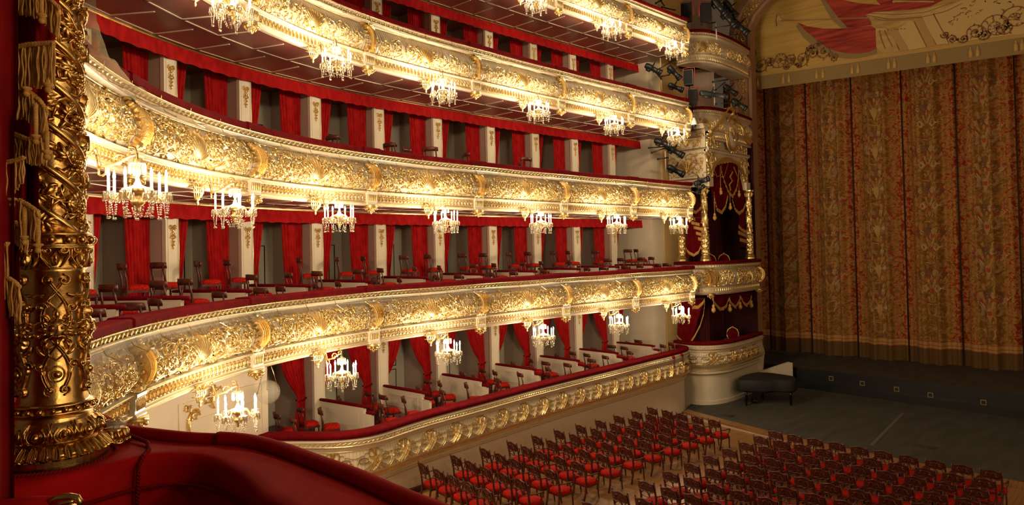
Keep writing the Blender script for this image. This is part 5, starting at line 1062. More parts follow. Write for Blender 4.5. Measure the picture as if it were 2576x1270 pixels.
# ------------------------------------------------------------------ stage lighting, loudspeakers, camera dome
def spot_proto(long=False):
    root = thing('spotlight', 'x', 'spotlight', (0, 0, 0), 0, 'black stage spotlights'); L = 1.15 if long else .62; R = .12 if long else .115
    m = MB(); lathe(m, [(.001, -L * .5), (R * .7, -L * .5), (R * .95, -L * .44), (R, -L * .30), (R, -L * .02), (R * .82, 0), (R * .82, L * .32), (R * 1.0, L * .34), (R * 1.05, L * .5), (R * .9, L * .5), (R * .85, L * .4), (.001, L * .4)], 16, axis='x')
    for k in range(5): lathe(m, [(R * .9, -.008), (R * 1.12, -.008), (R * 1.12, .008), (R * .9, .008)], 12, (-L * .36 + k * .035, 0, 0), axis='x')
    box(m, -L * .34, -L * .05, -.06, .06, -R - .05, -R + .02)
    build('housing', m, GREYMETAL if long else BLACK, root)
    m = MB(); lathe(m, [(.001, -.0), (R * .84, -.0), (R * .8, .012), (.001, .02)], 16, (L * .40, 0, 0), axis='x'); build('lens', m, thin_glass('spot_lens', (.10, .11, .13), 1.0, .05) if 'spot_lens' not in bpy.data.materials else bpy.data.materials['spot_lens'], root)
    m = MB(); tube(m, [(-.02, -R - .03, 0), (-.02, -R - .03, .16), (-.02, -R * .4, .24), (-.02, R * .4, .24), (-.02, R + .03, .16), (-.02, R + .03, 0)], .018, 4, flat=.5); tube(m, [(-.02, 0, .24), (-.02, 0, .34)], .022, 6); build('yoke', m, BLACK, root)
    m = MB(); box(m, L * .5, L * .5 + .02, -R * 1.15, R * 1.15, -R * 1.15, R * 1.15) if False else lathe(m, [(R * 1.06, 0), (R * 1.12, 0), (R * 1.12, .10), (R * 1.06, .10)], 12, (L * .48, 0, 0), axis='x'); build('hood', m, BLACK, root)
    return root
def aim(o, p0, p1):
    d = (Vector(p1) - Vector(p0)).normalized(); z = Vector((0, 0, 1)); y = z.cross(d).normalized(); zz = d.cross(y); R_ = Matrix((d, y, zz)).transposed(); o.location = (Vector(p0) + Vector(p1)) / 2; o.rotation_euler = R_.to_euler()
SP = spot_proto(); SPL = None; n_ = 0
LAMPS = [
 ([(-15.077, 25.243, 7.479), (-14.622, 25.659, 7.155)], 'black spotlight on the pole above the fourth balcony rail, upper one, pointing down'),
 ([(-14.470, 26.056, 7.461), (-14.128, 26.376, 6.956)], 'black spotlight above the fourth balcony rail, beside the gilt strip, tilted steeply down'),
 ([(-14.442, 25.967, 6.679), (-14.020, 26.352, 6.437)], 'black spotlight resting low just above the fourth balcony rail'),
 ([(-14.783, 25.320, 4.344), (-14.305, 25.755, 4.102)], 'black spotlight on the white pole above the third balcony rail, topmost of its group'),
 ([(-14.565, 25.924, 4.115), (-14.085, 26.364, 3.739)], 'black spotlight above the third balcony rail, middle of the group of three'),
 ([(-14.514, 25.857, 3.281), (-14.047, 26.284, 2.939)], 'black spotlight above the third balcony rail, lowest of the group of three'),
 ([(-13.529, 26.224, 2.469), (-13.101, 26.602, 2.683)], 'black spotlight fixed to the end of the third balcony rail, tilted upwards'),
 ([(-13.210, 28.545, 6.847), (-12.827, 28.898, 6.460)], 'black spotlight above the long one in the fluted stage box'),
 ([(-12.845, 28.487, 6.163), (-12.428, 28.871, 5.779)], 'black spotlight below the long one, hanging over the crimson rail of the fluted stage box'),
 ([(-13.191, 27.664, 10.367), (-12.787, 28.044, 9.686)], 'black spotlight in the topmost stage box, uppermost of the leaning row'),
 ([(-13.017, 28.098, 9.992), (-12.587, 28.503, 9.238)], 'black spotlight in the topmost stage box, second of the leaning row'),
 ([(-12.900, 28.749, 9.673), (-12.384, 29.228, 9.044)], 'black spotlight in the topmost stage box, hood out over the gilt jamb'),
 ([(-12.994, 28.377, 10.395), (-12.658, 28.695, 9.775)], 'black spotlight in the topmost stage box, behind the leaning row'),
 ([(-13.643, 26.668, 2.141), (-13.440, 26.843, 2.397)], 'small black spotlight tucked under the one at the end of the third balcony rail'),
]
for i, ((p0, p1), lab) in enumerate(LAMPS):
    o = SP if i == 0 else dup(SP, (0, 0, 0), 0, lab); o['label'] = lab; aim(o, p0, p1)
    Lm = (Vector(p1) - Vector(p0)).length; s = min(1.3, max(.7, Lm / .66)); o.scale = (s, s, s)
SPL = spot_proto(True); (p0, p1), = [[(-13.741, 27.274, 6.415), (-12.837, 28.090, 6.222)]]; aim(SPL, p0, p1); SPL['label'] = 'long grey follow spotlight lying level above the crimson rail of the fluted stage box'
WPOLE = mat('white_pole_paint', (.55, .48, .36), .4)
for (a, b), bars, lab in (([(-14.744, 25.935, 7.825), (-14.746, 25.969, 6.466)], [(-14.932, 25.715, 7.255), (-14.303, 26.266, 7.700), (-14.990, 25.659, 7.389), (-14.695, 25.936, 6.917), (-14.704, 25.924, 7.050), (-14.443, 26.156, 7.108)], 'thin white lighting pole with black cross bars above the fourth balcony rail'), ([(-14.649, 25.980, 4.229), (-14.666, 26.003, 2.776)], [(-15.131, 25.485, 4.072), (-14.541, 26.013, 4.121), (-14.862, 25.738, 3.602), (-14.529, 26.035, 3.659), (-15.039, 25.573, 3.871), (-14.616, 25.947, 4.057)], 'thin white lighting pole with black cross bars above the third balcony rail'), ([(-13.376, 27.990, 6.939), (-13.380, 28.013, 5.925)], [(-13.392, 27.910, 6.912), (-12.899, 28.349, 6.999), (-13.314, 27.989, 6.572), (-12.990, 28.270, 6.901), (-13.331, 27.989, 5.965), (-12.675, 28.575, 6.048)], 'thin pole with black folding arms in the fluted stage box'), ([(-13.287, 28.140, 9.419), (-13.281, 28.163, 8.740)], [(-13.697, 27.640, 9.367), (-13.254, 28.035, 9.456), (-13.260, 28.035, 9.219), (-12.526, 28.689, 9.367), (-12.767, 28.486, 8.867), (-12.564, 28.667, 8.929)], 'black bar stand of the spotlights in the topmost stage box'), ([(-14.770, 25.979, 10.411), (-14.758, 26.001, 9.979)], [(-14.839, 25.857, 10.131), (-14.612, 26.056, 10.290), (-14.659, 26.023, 9.960), (-14.230, 26.411, 9.815), (-14.688, 25.990, 10.226), (-14.571, 26.101, 9.990)], 'white lighting pole end above the topmost balcony rail')):
    o = thing('lighting_pole', lab, 'pole', a, 0, 'lighting poles at the balcony ends'); A = np.array(a); m = MB(); tube(m, [(0, 0, 0), tuple(np.array(b) - A)], .028, 8); build('pole', m, WPOLE, o)
    for k in range(0, len(bars), 2): m = MB(); tube(m, [tuple(np.array(bars[k]) - A), tuple(np.array(bars[k + 1]) - A)], .026, 6); q = np.array(bars[k]) - A; ball(m, q, .05, 6); build('cross_bar', m, BLACK, o)
def speaker(c, w_, h, rz, lab, drop=0):
    o = thing('loudspeaker', lab, 'loudspeaker', c, rz, 'black loudspeakers of the stage boxes'); m = MB(); V = [(-w_ / 2, -.2, -h / 2), (w_ / 2, -.2, -h / 2), (w_ * .38, .22, -h / 2), (-w_ * .38, .22, -h / 2), (-w_ / 2, -.2, h / 2), (w_ / 2, -.2, h / 2), (w_ * .38, .22, h / 2), (-w_ * .38, .22, h / 2)]; m.add(V, BOXF); build('cabinet', m, BLACK, o, None, False)
    m = MB(); bevbox(m, -w_ / 2 + .02, w_ / 2 - .02, -.225, -.2, -h / 2 + .02, h / 2 - .02, .008); build('front_grille', m, mat('grille_cloth', (.008, .008, .008), .9) if 'grille_cloth' not in bpy.data.materials else bpy.data.materials['grille_cloth'], o, None, False)
    m = MB(); tube(m, [(-w_ / 2 - .04, 0, -h * .2), (-w_ / 2 - .04, 0, h / 2 + .10), (0, 0, h / 2 + .12), (w_ / 2 + .04, 0, h / 2 + .10), (w_ / 2 + .04, 0, -h * .2)], .022, 4); build('bracket', m, REDPAINT, o)
    if drop: m = MB(); tube(m, [(0, .05, -h / 2 + .02), (0, .05, -h / 2 - drop)], .03, 6); build('stand', m, BLACK, o)
    return o
for (p,), w_, h, rz, lab in (([(-13.993, 26.960, 9.787)], .42, .72, .35, 'black loudspeaker in a red bracket in the topmost stage box, by the wall'), ([(-13.433, 27.463, 9.772)], .42, .72, .75, 'black loudspeaker in a red bracket in the topmost stage box, turned beside the spotlights'), ([(-13.928, 26.823, 6.995)], .40, .62, .30, 'black loudspeaker in a red bracket hanging above the fourth balcony end'), ([(-13.853, 26.912, 6.145)], .38, .66, .6, 'black loudspeaker in a red bracket, lower one, behind the fourth balcony end')): speaker(p, w_, h, rz, lab, 1.0 if 'fourth' in lab else 0)
(p,) = [(-13.350, 26.051, 4.955)]; o = thing('dome_camera', 'white dome security camera on the gilt ledge beside the fourth balcony end', 'camera', p); m = MB(); lathe(m, [(.001, .20), (.05, .19), (.07, .10), (.11, .04), (.115, -.10), (.001, -.10)], 14); build('housing', m, WHITE, o); m = MB(); ball(m, (0, 0, -.10), .10, 12); build('dome', m, BLACK, o)
for i, (p, w) in enumerate(zip([(-17.044, 18.090, 8.104)] + [(-16.725, 22.673, 8.161)] + [(-16.307, 26.808, 8.193)] + [(-16.635, 22.577, 4.668)] + [(-16.130, 27.055, 4.804)], ('on the soffit edge over the middle of the fourth row', 'on the soffit edge farther along the fourth row', 'at the stage end of the fourth row valance', 'on the valance of the third row near its pole', 'at the stage end of the third row valance'))):
    m = MB(); bevbox(m, -.09, .09, -.11, .11, -.11, .11, .015); lathe(m, [(.05, -.01), (.075, 0), (.06, .02), (.001, .01)], 10, (0, -.11, 0), axis='y'); o = build('ceiling_speaker', m, BLACK, None, None, False); o.location = p; o.rotation_euler = (0.3, 0, 1.0); tag(o, 'small black speaker box ' + w, 'speaker', 'small black speaker boxes under the soffits')

# ------------------------------------------------------------------ parterre chairs
def parterre_chair():
    root = thing('parterre_chair', 'x', 'chair', (0, 0, 0), 0, 'carved chairs of the stalls')
    m = MB(); t_ = np.linspace(0, 2 * PI, 24, endpoint=False)
    def outline(sc): return np.c_[.245 * sc * np.sign(np.cos(t_)) * np.abs(np.cos(t_)) ** .5 * (1 + .06 * np.sin(t_)), .225 * sc * np.sign(np.sin(t_)) * np.abs(np.sin(t_)) ** .5]
    Lv = [(.98, .40), (1.02, .43), (1.0, .46), (.9, .485), (.6, .51), (.3, .52), (.01, .522)]
    V = np.concatenate([np.c_[outline(s), np.full(24, z)] for s, z in Lv]); a = np.arange(len(Lv) * 24).reshape(-1, 24); b = np.roll(a, -1, 1); m.add(V, np.stack([a[:-1], b[:-1], b[1:], a[1:]], -1).reshape(-1, 4)); build('seat', m, SEAT, root)
    m = MB(); bevbox(m, -.235, .235, -.215, .215, .35, .405, .008); build('seat_rail', m, WOOD, root, None, False)
    for s in (-1, 1):
        m = MB(); tube(m, [(s * .20, -.31, 0), (s * .205, -.25, .22), (s * .21, -.22, .42), (s * .215, -.235, .62), (s * .22, -.285, .84), (s * .225, -.31, .985)], [.018, .020, .024, .021, .020, .016], 6, flat=1.3); ball(m, (s * .226, -.312, .99), .02, 6); build('rear_leg', m, WOOD, root)
        m = MB(); tube(m, [(s * .205, .225, 0), (s * .21, .205, .12), (s * .215, .195, .38)], [.015, .019, .026], 6); build('front_leg', m, WOOD, root)
        m = MB(); tube(m, [(s * .222, -.24, .665), (s * .265, -.08, .66), (s * .275, .10, .665), (s * .27, .17, .655), (s * .262, .155, .58), (s * .245, .10, .50), (s * .225, .13, .42)], [.016, .02, .022, .022, .018, .016, .018], 6, flat=.8); build('armrest', m, WOOD, root)
    m = MB(); nx, nz = 27, 11; xs = np.linspace(-.215, .215, nx)
    def top(x): q = x / .215; return .945 + .045 * math.exp(-(q * 2.0) ** 2) + .012 * q * q
    def bot(x): q = abs(x / .215); return .775 - .045 * math.exp(-(q * 2.4) ** 2) + .02 * math.sin(q * 7)
    G = np.zeros((nx, nz, 3))
    for i, x in enumerate(xs):
        for j in range(nz): z = bot(x) + (top(x) - bot(x)) * j / (nz - 1); G[i, j] = (x, -.245 - .165 * (z - .66) / .33 * .4 - .012 - .05 * (z - .62) + .03 * (x / .215) ** 2 * 0, z)
    keep = []
    for i in range(nx - 1):
        for j in range(nz - 1):
            x = (xs[i] + xs[i + 1]) / 2; v = (j + .5) / (nz - 1); q = abs(x)
            if (.075 < q < .15 and abs(v - (.72 - .9 * (q - .075))) < .07) or (.07 < q < .10 and .28 < v < .40): continue
            keep.append((i, j))
    id_ = np.arange(nx * nz).reshape(nx, nz); F = np.array([[id_[i, j], id_[i + 1, j], id_[i + 1, j + 1], id_[i, j + 1]] for i, j in keep])
    m.add(G.reshape(-1, 3) + np.array([0, -.011, 0]), F); m.add(G.reshape(-1, 3) + np.array([0, .011, 0]), F[:, ::-1])
    tube(m, [(x, -.335 + .0 * x, top(x)) for x in xs[::2]], .014, 5); tube(m, [(x, -.298, bot(x)) for x in xs[::2]], .012, 5)
    c = MB(); lathe(c, [(.035, -.014), (.045, 0), (.035, .014), (.028, .01), (.028, -.01)], 12, (0, -.315, .875), axis='y'); m.merge(c)
    for s in (-1, 1): tube(m, spi := [(s * (.03 + .12 * t), -.335, .905 - .05 * t + .03 * math.sin(t * 6)) for t in np.linspace(0, 1, 8)], .010, 4)
    build('carved_crest', m, WOOD, root, None, False)
    m = MB(); tube(m, [(x, -.245 - .012 * (1 - (x / .21) ** 2), .645 - .03 * (1 - (x / .21) ** 2)) for x in np.linspace(-.21, .21, 9)], .015, 6, flat=.6); tube(m, [(-.02, -.262, .735), (.012, -.256, .70), (.03, -.256, .66), (.04, -.257, .62)], [.022, .026, .022, .012], 6, flat=.4); build('cross_rail', m, WOOD, root); return root
PCH = parterre_chair(); used = False
def inframe(p, mg=70):
    v = Vector(p); d = v.dot(FW); x, y = 1288 + 1768.8 * v.dot(RT) / d, 592 - 1768.8 * v.dot(UP) / d
    return -mg < x < 2576 + mg and y < 1270 + mg
def row_y(x): return 20.85 + .0085 * x * x - max(0, abs(x) - 9) * .06
for blk, xs in (('wall', [-13.17 + .632 * k for k in range(5)]), ('aisle', [-8.52 + .62 * k for k in range(10)])):
    for r_ in range(15):
        for k, x in enumerate(xs):
            y = row_y(x) - 1.073 * r_ + .29; z = fz(y)
            if not inframe((x, y, z + .98)) or r_ > (10 if blk == 'wall' else 12): continue
            sl = .017 * x if blk == 'aisle' else -.17; jit = rnd.uniform(-.03, .03)
            if blk == 'wall': lab = f'red seated carved chair, block along the balcony wall, {ORD[r_]} row from stage, {ORD[k]} from wall'
            else: lab = f'red seated carved chair, block beyond the aisle, {ORD[r_]} row from stage, {ORD[k]} from aisle'
            if not used: PCH.location = (x, y, z); PCH.rotation_euler = (0, 0, math.atan(sl) + jit); PCH['label'] = lab; used = True
            else: dup(PCH, (x + rnd.uniform(-.015, .015), y + rnd.uniform(-.02, .02), z), math.atan(sl) + jit, lab)

# ------------------------------------------------------------------ grand piano under its black cover
pi_ = thing('grand_piano', 'black grand piano under a dark cloth cover beside the stage box', 'piano', (-12, 29.3, ZC))
OUT = np.array([(-13.050, 28.812), (-13.300, 29.779), (-13.260, 30.526), (-13.123, 31.114), (-12.577, 31.249), (-11.905, 31.116), (-11.452, 30.966), (-11.219, 30.559), (-11.099, 30.089), (-11.233, 29.776), (-11.561, 29.760), (-11.826, 29.572), (-12.023, 29.213), (-12.455, 29.015), (-12.825, 28.862)])
cn = OUT.mean(0); n = len(OUT); m = MB(); V = []
for sc, z in ((.02, -5.775), (.6, -5.775), (.97, -5.785), (1.0, -5.81), (1.01, -6.0), (1.045, -6.22), (1.03, -6.24)): V.append(np.c_[cn + (OUT - cn) * sc, np.full(n, z) + (.012 * np.sin(np.arange(n) * 2.3) if z < -6.1 else 0)])
a = np.arange(7 * n).reshape(7, n); b = np.roll(a, -1, 1); m.add(np.concatenate(V), np.stack([a[:-1], b[:-1], b[1:], a[1:]], -1).reshape(-1, 4)); L1 = lambda V: V - np.array([-12, 29.3, ZC])
build('cloth_cover', m, mat('piano_cover_cloth', (.014, .013, .012), .7), pi_, L1, True)
LACQ = mat('black_lacquer', (.006, .006, .006), .2)
m = MB(); V = np.r_[np.c_[cn + (OUT - cn) * .97, np.full(n, -6.22)], np.c_[cn + (OUT - cn) * .97, np.full(n, -6.30)]]; m.add(V, [np.array([[i, (i + 1) % n, n + (i + 1) % n, n + i] for i in range(n)]), np.array([list(range(n, 2 * n))])]); build('case_bottom', m, LACQ, pi_, L1, False)
for (x, y) in [(-12.591, 28.579), (-11.133, 29.655), (-12.541, 30.160)]:
    m = MB(); lathe(m, [(.001, 0), (.03, 0), (.035, .05), (.045, .06), (.065, .45), (.075, .52), (.001, .53)], 8, (x, y, ZC)); build('leg', m, LACQ, pi_, L1)
(x, y), = [(-12.511, 29.203)]; m = MB(); box(m, x - .14, x + .14, y - .06, y + .06, ZC + .05, ZC + .14); 
for s in (-1, 1): tube(m, [(x + s * .09, y, ZC + .12), (x + s * .07, y, ZC + .5)], .018, 6); 
for s in (-1, 0, 1): tube(m, [(x + s * .06, y - .05, ZC + .07), (x + s * .06, y - .2, ZC + .05)], .014, 6)
tube(m, [(x, y, ZC + .12), (x + .35, y + .3, ZC + .5)], .012, 5); build('pedal_lyre', m, LACQ, pi_, L1)
# ------------------------------------------------------------------ the middle box the camera stands in: spiral column, crimson ledge, fringed drape
CX, CY = -3.906, 1.038
A0 = math.atan2(-CY, -CX)                       # direction from the column to the eye
col = thing('spiral_column', 'thick gilded spiral column wound with vine leaves and grapes, standing on the crimson ledge', 'column', (CX, CY, 0))
def cyl(R): return lambda V: np.c_[(R + V[:, 2]) * np.cos(V[:, 0]), (R + V[:, 2]) * np.sin(V[:, 0]), V[:, 1]]   # (angle, z, height)
def wrap(mb, tpl, ang, z, R, sx=1.0):            # lay a flat relief (x right, y up, h) on the cylinder around angle ang
    mb.merge(tpl, lambda V: cyl(R)(np.c_[ang + V[:, 0] * sx / R, z + V[:, 1], V[:, 2]]))
m = MB(); lathe(m, [(.001, -.965), (.232, -.965), (.236, -.955), (.236, -.915), (.225, -.908), (.16, -.90)], 48); build('base_slab', m, OLDGOLD, col, None, False)
m = MB(); lathe(m, [(.228, -.908), (.222, -.888), (.19, -.866), (.180, -.85)], 48); r4 = random.Random(5)
lf = MB(); ridge(lf, [(0, -.005), (0, .02), (0, .045), (0, .06)], [.007, .014, .012, .003], .014); ridge(lf, [(-.010, 0), (-.012, .03), (-.006, .055)], [.003, .005, .003], .020); ridge(lf, [(.010, 0), (.012, .03), (.006, .055)], [.003, .005, .003], .020)
for k in range(30): c = MB(); c.merge(lf, lambda V: np.c_[(.232 - .75 * V[:, 1] + V[:, 2] * .8) * np.cos(k * PI / 15 + V[:, 0] / .2), (.232 - .75 * V[:, 1] + V[:, 2] * .8) * np.sin(k * PI / 15 + V[:, 0] / .2), -.908 + V[:, 1] * .85 + V[:, 2] * .5]); m.merge(c)
build('leaf_ring', m, OLDGOLD, col)
m = MB(); lathe(m, [(.172, -.855), (.192, -.84), (.200, -.81), (.196, -.785), (.175, -.76), (.165, -.745), (.168, -.735)], 48)
egg = MB(); t = np.linspace(-2.6, 2.6, 16); ridge(egg, np.c_[.036 * np.sin(t), .0 - .036 * np.cos(t)], .006, .016); ridge(egg, np.c_[.024 * np.sin(t), .0 - .024 * np.cos(t)], .004, .010)
c = MB(); ball(c, (0, 0, 0), .016, 8); egg.merge(c, lambda V: V * np.array([1, 1.5, 1.0]) + np.array([0, 0, .012]))
for s in (-1, 1): leaf(egg, s * .044, -.03, PI / 2, .075, .007, .014, -s * .4); leaf(egg, s * .052, .0, PI / 2, .055, .006, .016, s * .5)
prof = lambda y: np.interp(y, [-.06, -.03, 0, .03, .06], [.175, .195, .200, .190, .170])
for k in range(12): m.merge(egg, lambda V: np.c_[(prof(V[:, 1]) + V[:, 2]) * np.cos(A0 + .2 + k * PI / 6 + V[:, 0] / .2), (prof(V[:, 1]) + V[:, 2]) * np.sin(A0 + .2 + k * PI / 6 + V[:, 0] / .2), -.805 + V[:, 1]])
build('egg_moulding', m, OLDGOLD, col)
def beadring(z, R, r, n, nm):
    m = MB(); lathe(m, [(R - .03, z - r * 1.6), (R, z - r * 1.4), (R - .01, z - r), (R - .012, z + r), (R, z + r * 1.3), (R - .02, z + r * 1.9), (R - .04, z + r * 2.2)], 40)
    for k in range(n): a = A0 + k * 2 * PI / n; ball(m, (R * math.cos(a), R * math.sin(a), z), r, 10)
    build(nm, m, OLDGOLD, col)
beadring(-.70, .178, .013, 22, 'bead_moulding'); beadring(.088, .172, .020, 16, 'bead_moulding')
# carved drum with strapwork, bosses and masks
RD = .142; z0, z1 = -.665, -.05; H_ = z1 - z0; m = MB(); lathe(m, [(.15, -.70), (RD + .008, -.675), (RD, -.655), (RD - .004, -.35), (RD, -.06), (RD + .006, -.045)], 40)
NS = 5
for k in range(NS):
    a = A0 + .12 + k * 2 * PI / NS; q = 2 * PI / NS * RD
    u = MB()
    for s in (-1, 1):
        for off in (-.005, .005):
            t = np.linspace(0, 1, 22); ridge(u, np.c_[s * (q * .30 * np.sin(t * PI * 2.0 + .4)) + off, .05 + t * .50], .0042, .015)
        ridge(u, spiral(s * .030, .565, .026, 1.4, PI / 2, -s, 16), .006, .018); ridge(u, spiral(s * .028, .055, .025, 1.4, -PI / 2, s, 16), .006, .018)
        ridge(u, spiral(s * .062, .17, .026, 1.2, 0, s, 14), .006, .018); ridge(u, spiral(s * .058, .44, .026, 1.2, 0, -s, 14), .006, .018)
        for (x, y, r_) in ((.03, .565, .012), (.064, .17, .014), (.06, .44, .013), (.028, .055, .011), (.072, .31, .012)): ball(u, (s * x, y, .008), r_, 8)
        for (y, an) in ((.22, 1.0), (.12, .6), (.38, 2.3), (.50, 2.0)): leaf(u, s * .045, y, PI / 2 - s * an, .055, .010, .016, s * .8)
    ball(u, (0, .13, .010), .020, 10); t = np.linspace(0, 2 * PI, 16); ridge(u, np.c_[.032 * np.cos(t), .13 + .036 * np.sin(t)], .0045, .013)
    ridge(u, [(-.03, .22), (0, .195), (.03, .22), (.03, .25), (0, .27), (-.03, .25), (-.03, .22)], .005, .014)
    ridge(u, [(-.035, .47), (0, .43), (.035, .47), (0, .51), (-.035, .47)], .005, .016)
    # mask: brow, eyes, nose, cheeks, mouth, mane
    fy = .335; c = MB(); ball(c, (0, 0, 0), .048, 16); u.merge(c, lambda V: V * np.array([.95, 1.15, .62]) + np.array([0, fy, .004]))
    for s in (-1, 1):
        c = MB(); ball(c, (s * .017, fy + .010, .030), .0085, 8); ball(c, (s * .022, fy - .016, .026), .014, 8); u.merge(c)
        ridge(u, [(s * .004, fy + .022), (s * .018, fy + .030), (s * .034, fy + .020)], .006, .038)
        ridge(u, [(s * .002, fy - .030), (s * .016, fy - .026), (s * .026, fy - .034)], .005, .034)
        for j in range(6): leaf(u, s * .030, fy + .045 - j * .020, PI / 2 - s * (.5 + .38 * j), .045, .010, .026, -s * 1.1)
    ridge(u, [(0, fy + .026), (0, fy + .006), (0, fy - .012)], [.006, .007, .013], [.036, .044, .050]); leaf(u, 0, fy + .05, PI / 2, .05, .016, .03)
    leaf(u, 0, fy - .040, -PI / 2, .045, .014, .028)
    wrap(m, u, a, z0, RD)
build('drum', m, OLDGOLD, col)
m = MB(); lathe(m, [(RD + .004, -.05), (RD - .01, -.03), (RD - .006, .0), (RD + .012, .035), (RD + .032, .05), (RD + .03, .06), (RD + .0, .062)], 40)
for k in range(8):
    a = A0 + k * PI / 4 + .1; u = MB()
    for s in (-1, 1): ridge(u, spiral(s * .028, .07, .022, 1.3, PI / 2, -s, 16), .006, .026); ridge(u, [(s * .05, .08), (s * .054, .04), (s * .03, .0), (s * .02, -.01)], .006, .018)
    leaf(u, 0, -.0, PI / 2, .06, .016, .022); leaf(u, .0, .0, PI / 2, .04, .008, .03); wrap(m, u, a, -.03, RD + .004)
build('scroll_collar', m, OLDGOLD, col)
# spiral shaft
RS = .128; ZT = 2.3; LEAD = .62; m = MB(); lathe(m, [(.165, .115), (.14, .13), (RS, .15), (RS - .002, 1.0), (RS - .004, ZT)], 40)
for st in range(3):
    zs = np.arange(.05, ZT, .012); an = lambda z: -(z / LEAD) * 2 * PI * -1 + st * 2 * PI / 3 + A0
    sgn = 1
    def hp(z, R): a = A0 - 2 * PI * z / LEAD * sgn + st * 2 * PI / 3; return np.c_[R * np.cos(a), R * np.sin(a), z]
    P = hp(zs, RS + .004); nrm = P * np.array([1, 1, 0]); 
    tube(m, hp(zs - .014, RS + .002), .018, 8); tube(m, hp(zs + .013, RS + .004), .014, 8); tube(m, hp(zs + .032, RS + .006), .0065, 5); tube(m, hp(zs - .033, RS + .004), .009, 5)
    zb = np.arange(.10, ZT, .0105)
    for p in hp(zb + .041, RS + .010): ball(m, p, .0058, 6)
build('spiral_shaft', m, OLDGOLD, col)
vl = MB()                                           # one vine leaf
for k in range(-2, 3): leaf(vl, .008 * k, .0, PI / 2 + .62 * k, .080 - .012 * abs(k), .020, .030, .15 * k, 0, 7)
ridge(vl, [(0, .055), (0, .0), (.004, -.03)], [.002, .005, .003], .036)
gr = MB()
for (x, y, h) in ((0, 0, .016), (.017, .010, .014), (-.017, .010, .014), (.034, .02, .010), (-.034, .02, .010), (0, .022, .020), (.018, .034, .015), (-.018, .034, .015), (0, -.018, .012), (.0, .044, .014)): ball(gr, (x * 1.15, y * 1.15, h), .0135, 8)
fr_ = MB(); c = MB(); ball(c, (0, 0, 0), .024, 12); fr_.merge(c, lambda V: V * np.array([1.35, .85, .8]) + np.array([0, 0, .012])); leaf(fr_, -.035, 0, PI, .04, .010, .016, .4); leaf(fr_, -.03, .01, 2.4, .04, .010, .016, -.4)
def rot(mb, a): c_, s_ = math.cos(a), math.sin(a); o = MB(); o.merge(mb, lambda V: np.c_[V[:, 0] * c_ - V[:, 1] * s_, V[:, 0] * s_ + V[:, 1] * c_, V[:, 2]]); return o
lv, gp = MB(), MB()
for st in range(3):
    z = .16; k = 0
    while z < ZT - .1:
        a = A0 - 2 * PI * (z - LEAD / 6) / LEAD + st * 2 * PI / 3
        q = k % 4
        if q in (0, 2): wrap(lv, rot(vl, r4.uniform(-2.6, .4)), a, z, RS); wrap(lv, rot(vl, r4.uniform(0, 6)), a + .28, z + .018, RS - .004)
        elif q == 1: wrap(gp, rot(gr, r4.uniform(-.6, .6)), a, z, RS)
        else: wrap(lv, rot(fr_, r4.uniform(-1, 1)), a, z, RS); wrap(lv, rot(vl, r4.uniform(0, 6)), a - .3, z - .02, RS - .006)
        for _ in range(6): c = MB(); leaf(c, 0, 0, r4.uniform(0, 6.3), r4.uniform(.05, .08), r4.uniform(.008, .014), .02, r4.uniform(-2, 2)); wrap(lv, c, a + r4.uniform(-.45, .45), z + r4.uniform(-.045, .045), RS)
        z += .052; k += 1
build('vine_foliage', lv, OLDGOLD, col); build('grape_cluster_trim', gp, OLDGOLD, col)

# crimson ledge of the box
LEDGE_V = noisy(mat('ledge_velvet', (0.30, 0.006, 0.008), .85, **{'Sheen Weight': .06, 'Sheen Tint': (.9, .05, .03, 1)}), 5, (0.36, 0.004, 0.005), (0.46, 0.007, 0.007))
led = thing('velvet_ledge', 'wide crimson velvet ledge with rolled rim curving along the bottom of the view', 'ledge', (-3, 1.5, -.95))
RIM = np.array([(-6.2, 1.46), (-5.4, 1.46), (-4.75, 1.46), (-4.25, 1.45), (-4.06, 1.47), (-3.85, 1.54), (-3.67, 1.61), (-3.53, 1.69), (-3.34, 1.76), (-3.05, 1.78), (-2.77, 1.77), (-2.46, 1.76), (-2.16, 1.73), (-1.6, 1.70), (-.6, 1.68), (.6, 1.68)])
INN = np.array([(-6.2, .2), (-5.4, .2), (-4.4, .2), (-3.9, .45), (-3.63, .77), (-3.58, .98), (-3.60, 1.17), (-3.61, 1.30), (-3.53, 1.45), (-3.36, 1.535), (-3.08, 1.54), (-2.75, 1.48), (-2.45, 1.43), (-1.7, 1.40), (-.7, 1.38), (.6, 1.38)])
def dens(P, n=90): d = np.r_[0, np.cumsum(np.hypot(*np.diff(P, axis=0).T))]; k = spline(d, P); return k(np.linspace(0, d[-1], n))
def dens2(P, n=90):
    t = np.linspace(0, len(P) - 1, n); return spline(np.arange(len(P)).astype(float), P)(t)
R_, I_ = dens2(RIM), dens2(INN); L2 = lambda V: V - np.array([-3, 1.5, -.95]); m = MB(); V = []
for r, i in zip(R_, I_):
    for q in np.linspace(0, 1, 7): p = r * (1 - q) + i * q; V.append((p[0], p[1], -.965 + .012 * math.sin(PI * q)))
    e = (i - r) / (np.linalg.norm(i - r) + 1e-6)
    for dz, dd in ((-.985, .018), (-1.02, .024), (-1.06, .012), (-1.09, .0), (-1.5, -.02), (-2.0, -.03)): V.append((i[0] + e[0] * dd, i[1] + e[1] * dd, dz))
m.add(V, grid_faces(90, 13)); build('ledge_top', m, LEDGE_V, led, L2)
m = MB(); k1 = 44; tube(m, np.c_[R_[:k1], np.full(k1, -.943)], .032, 10); build('rolled_rim', m, LEDGE_V, led, L2)
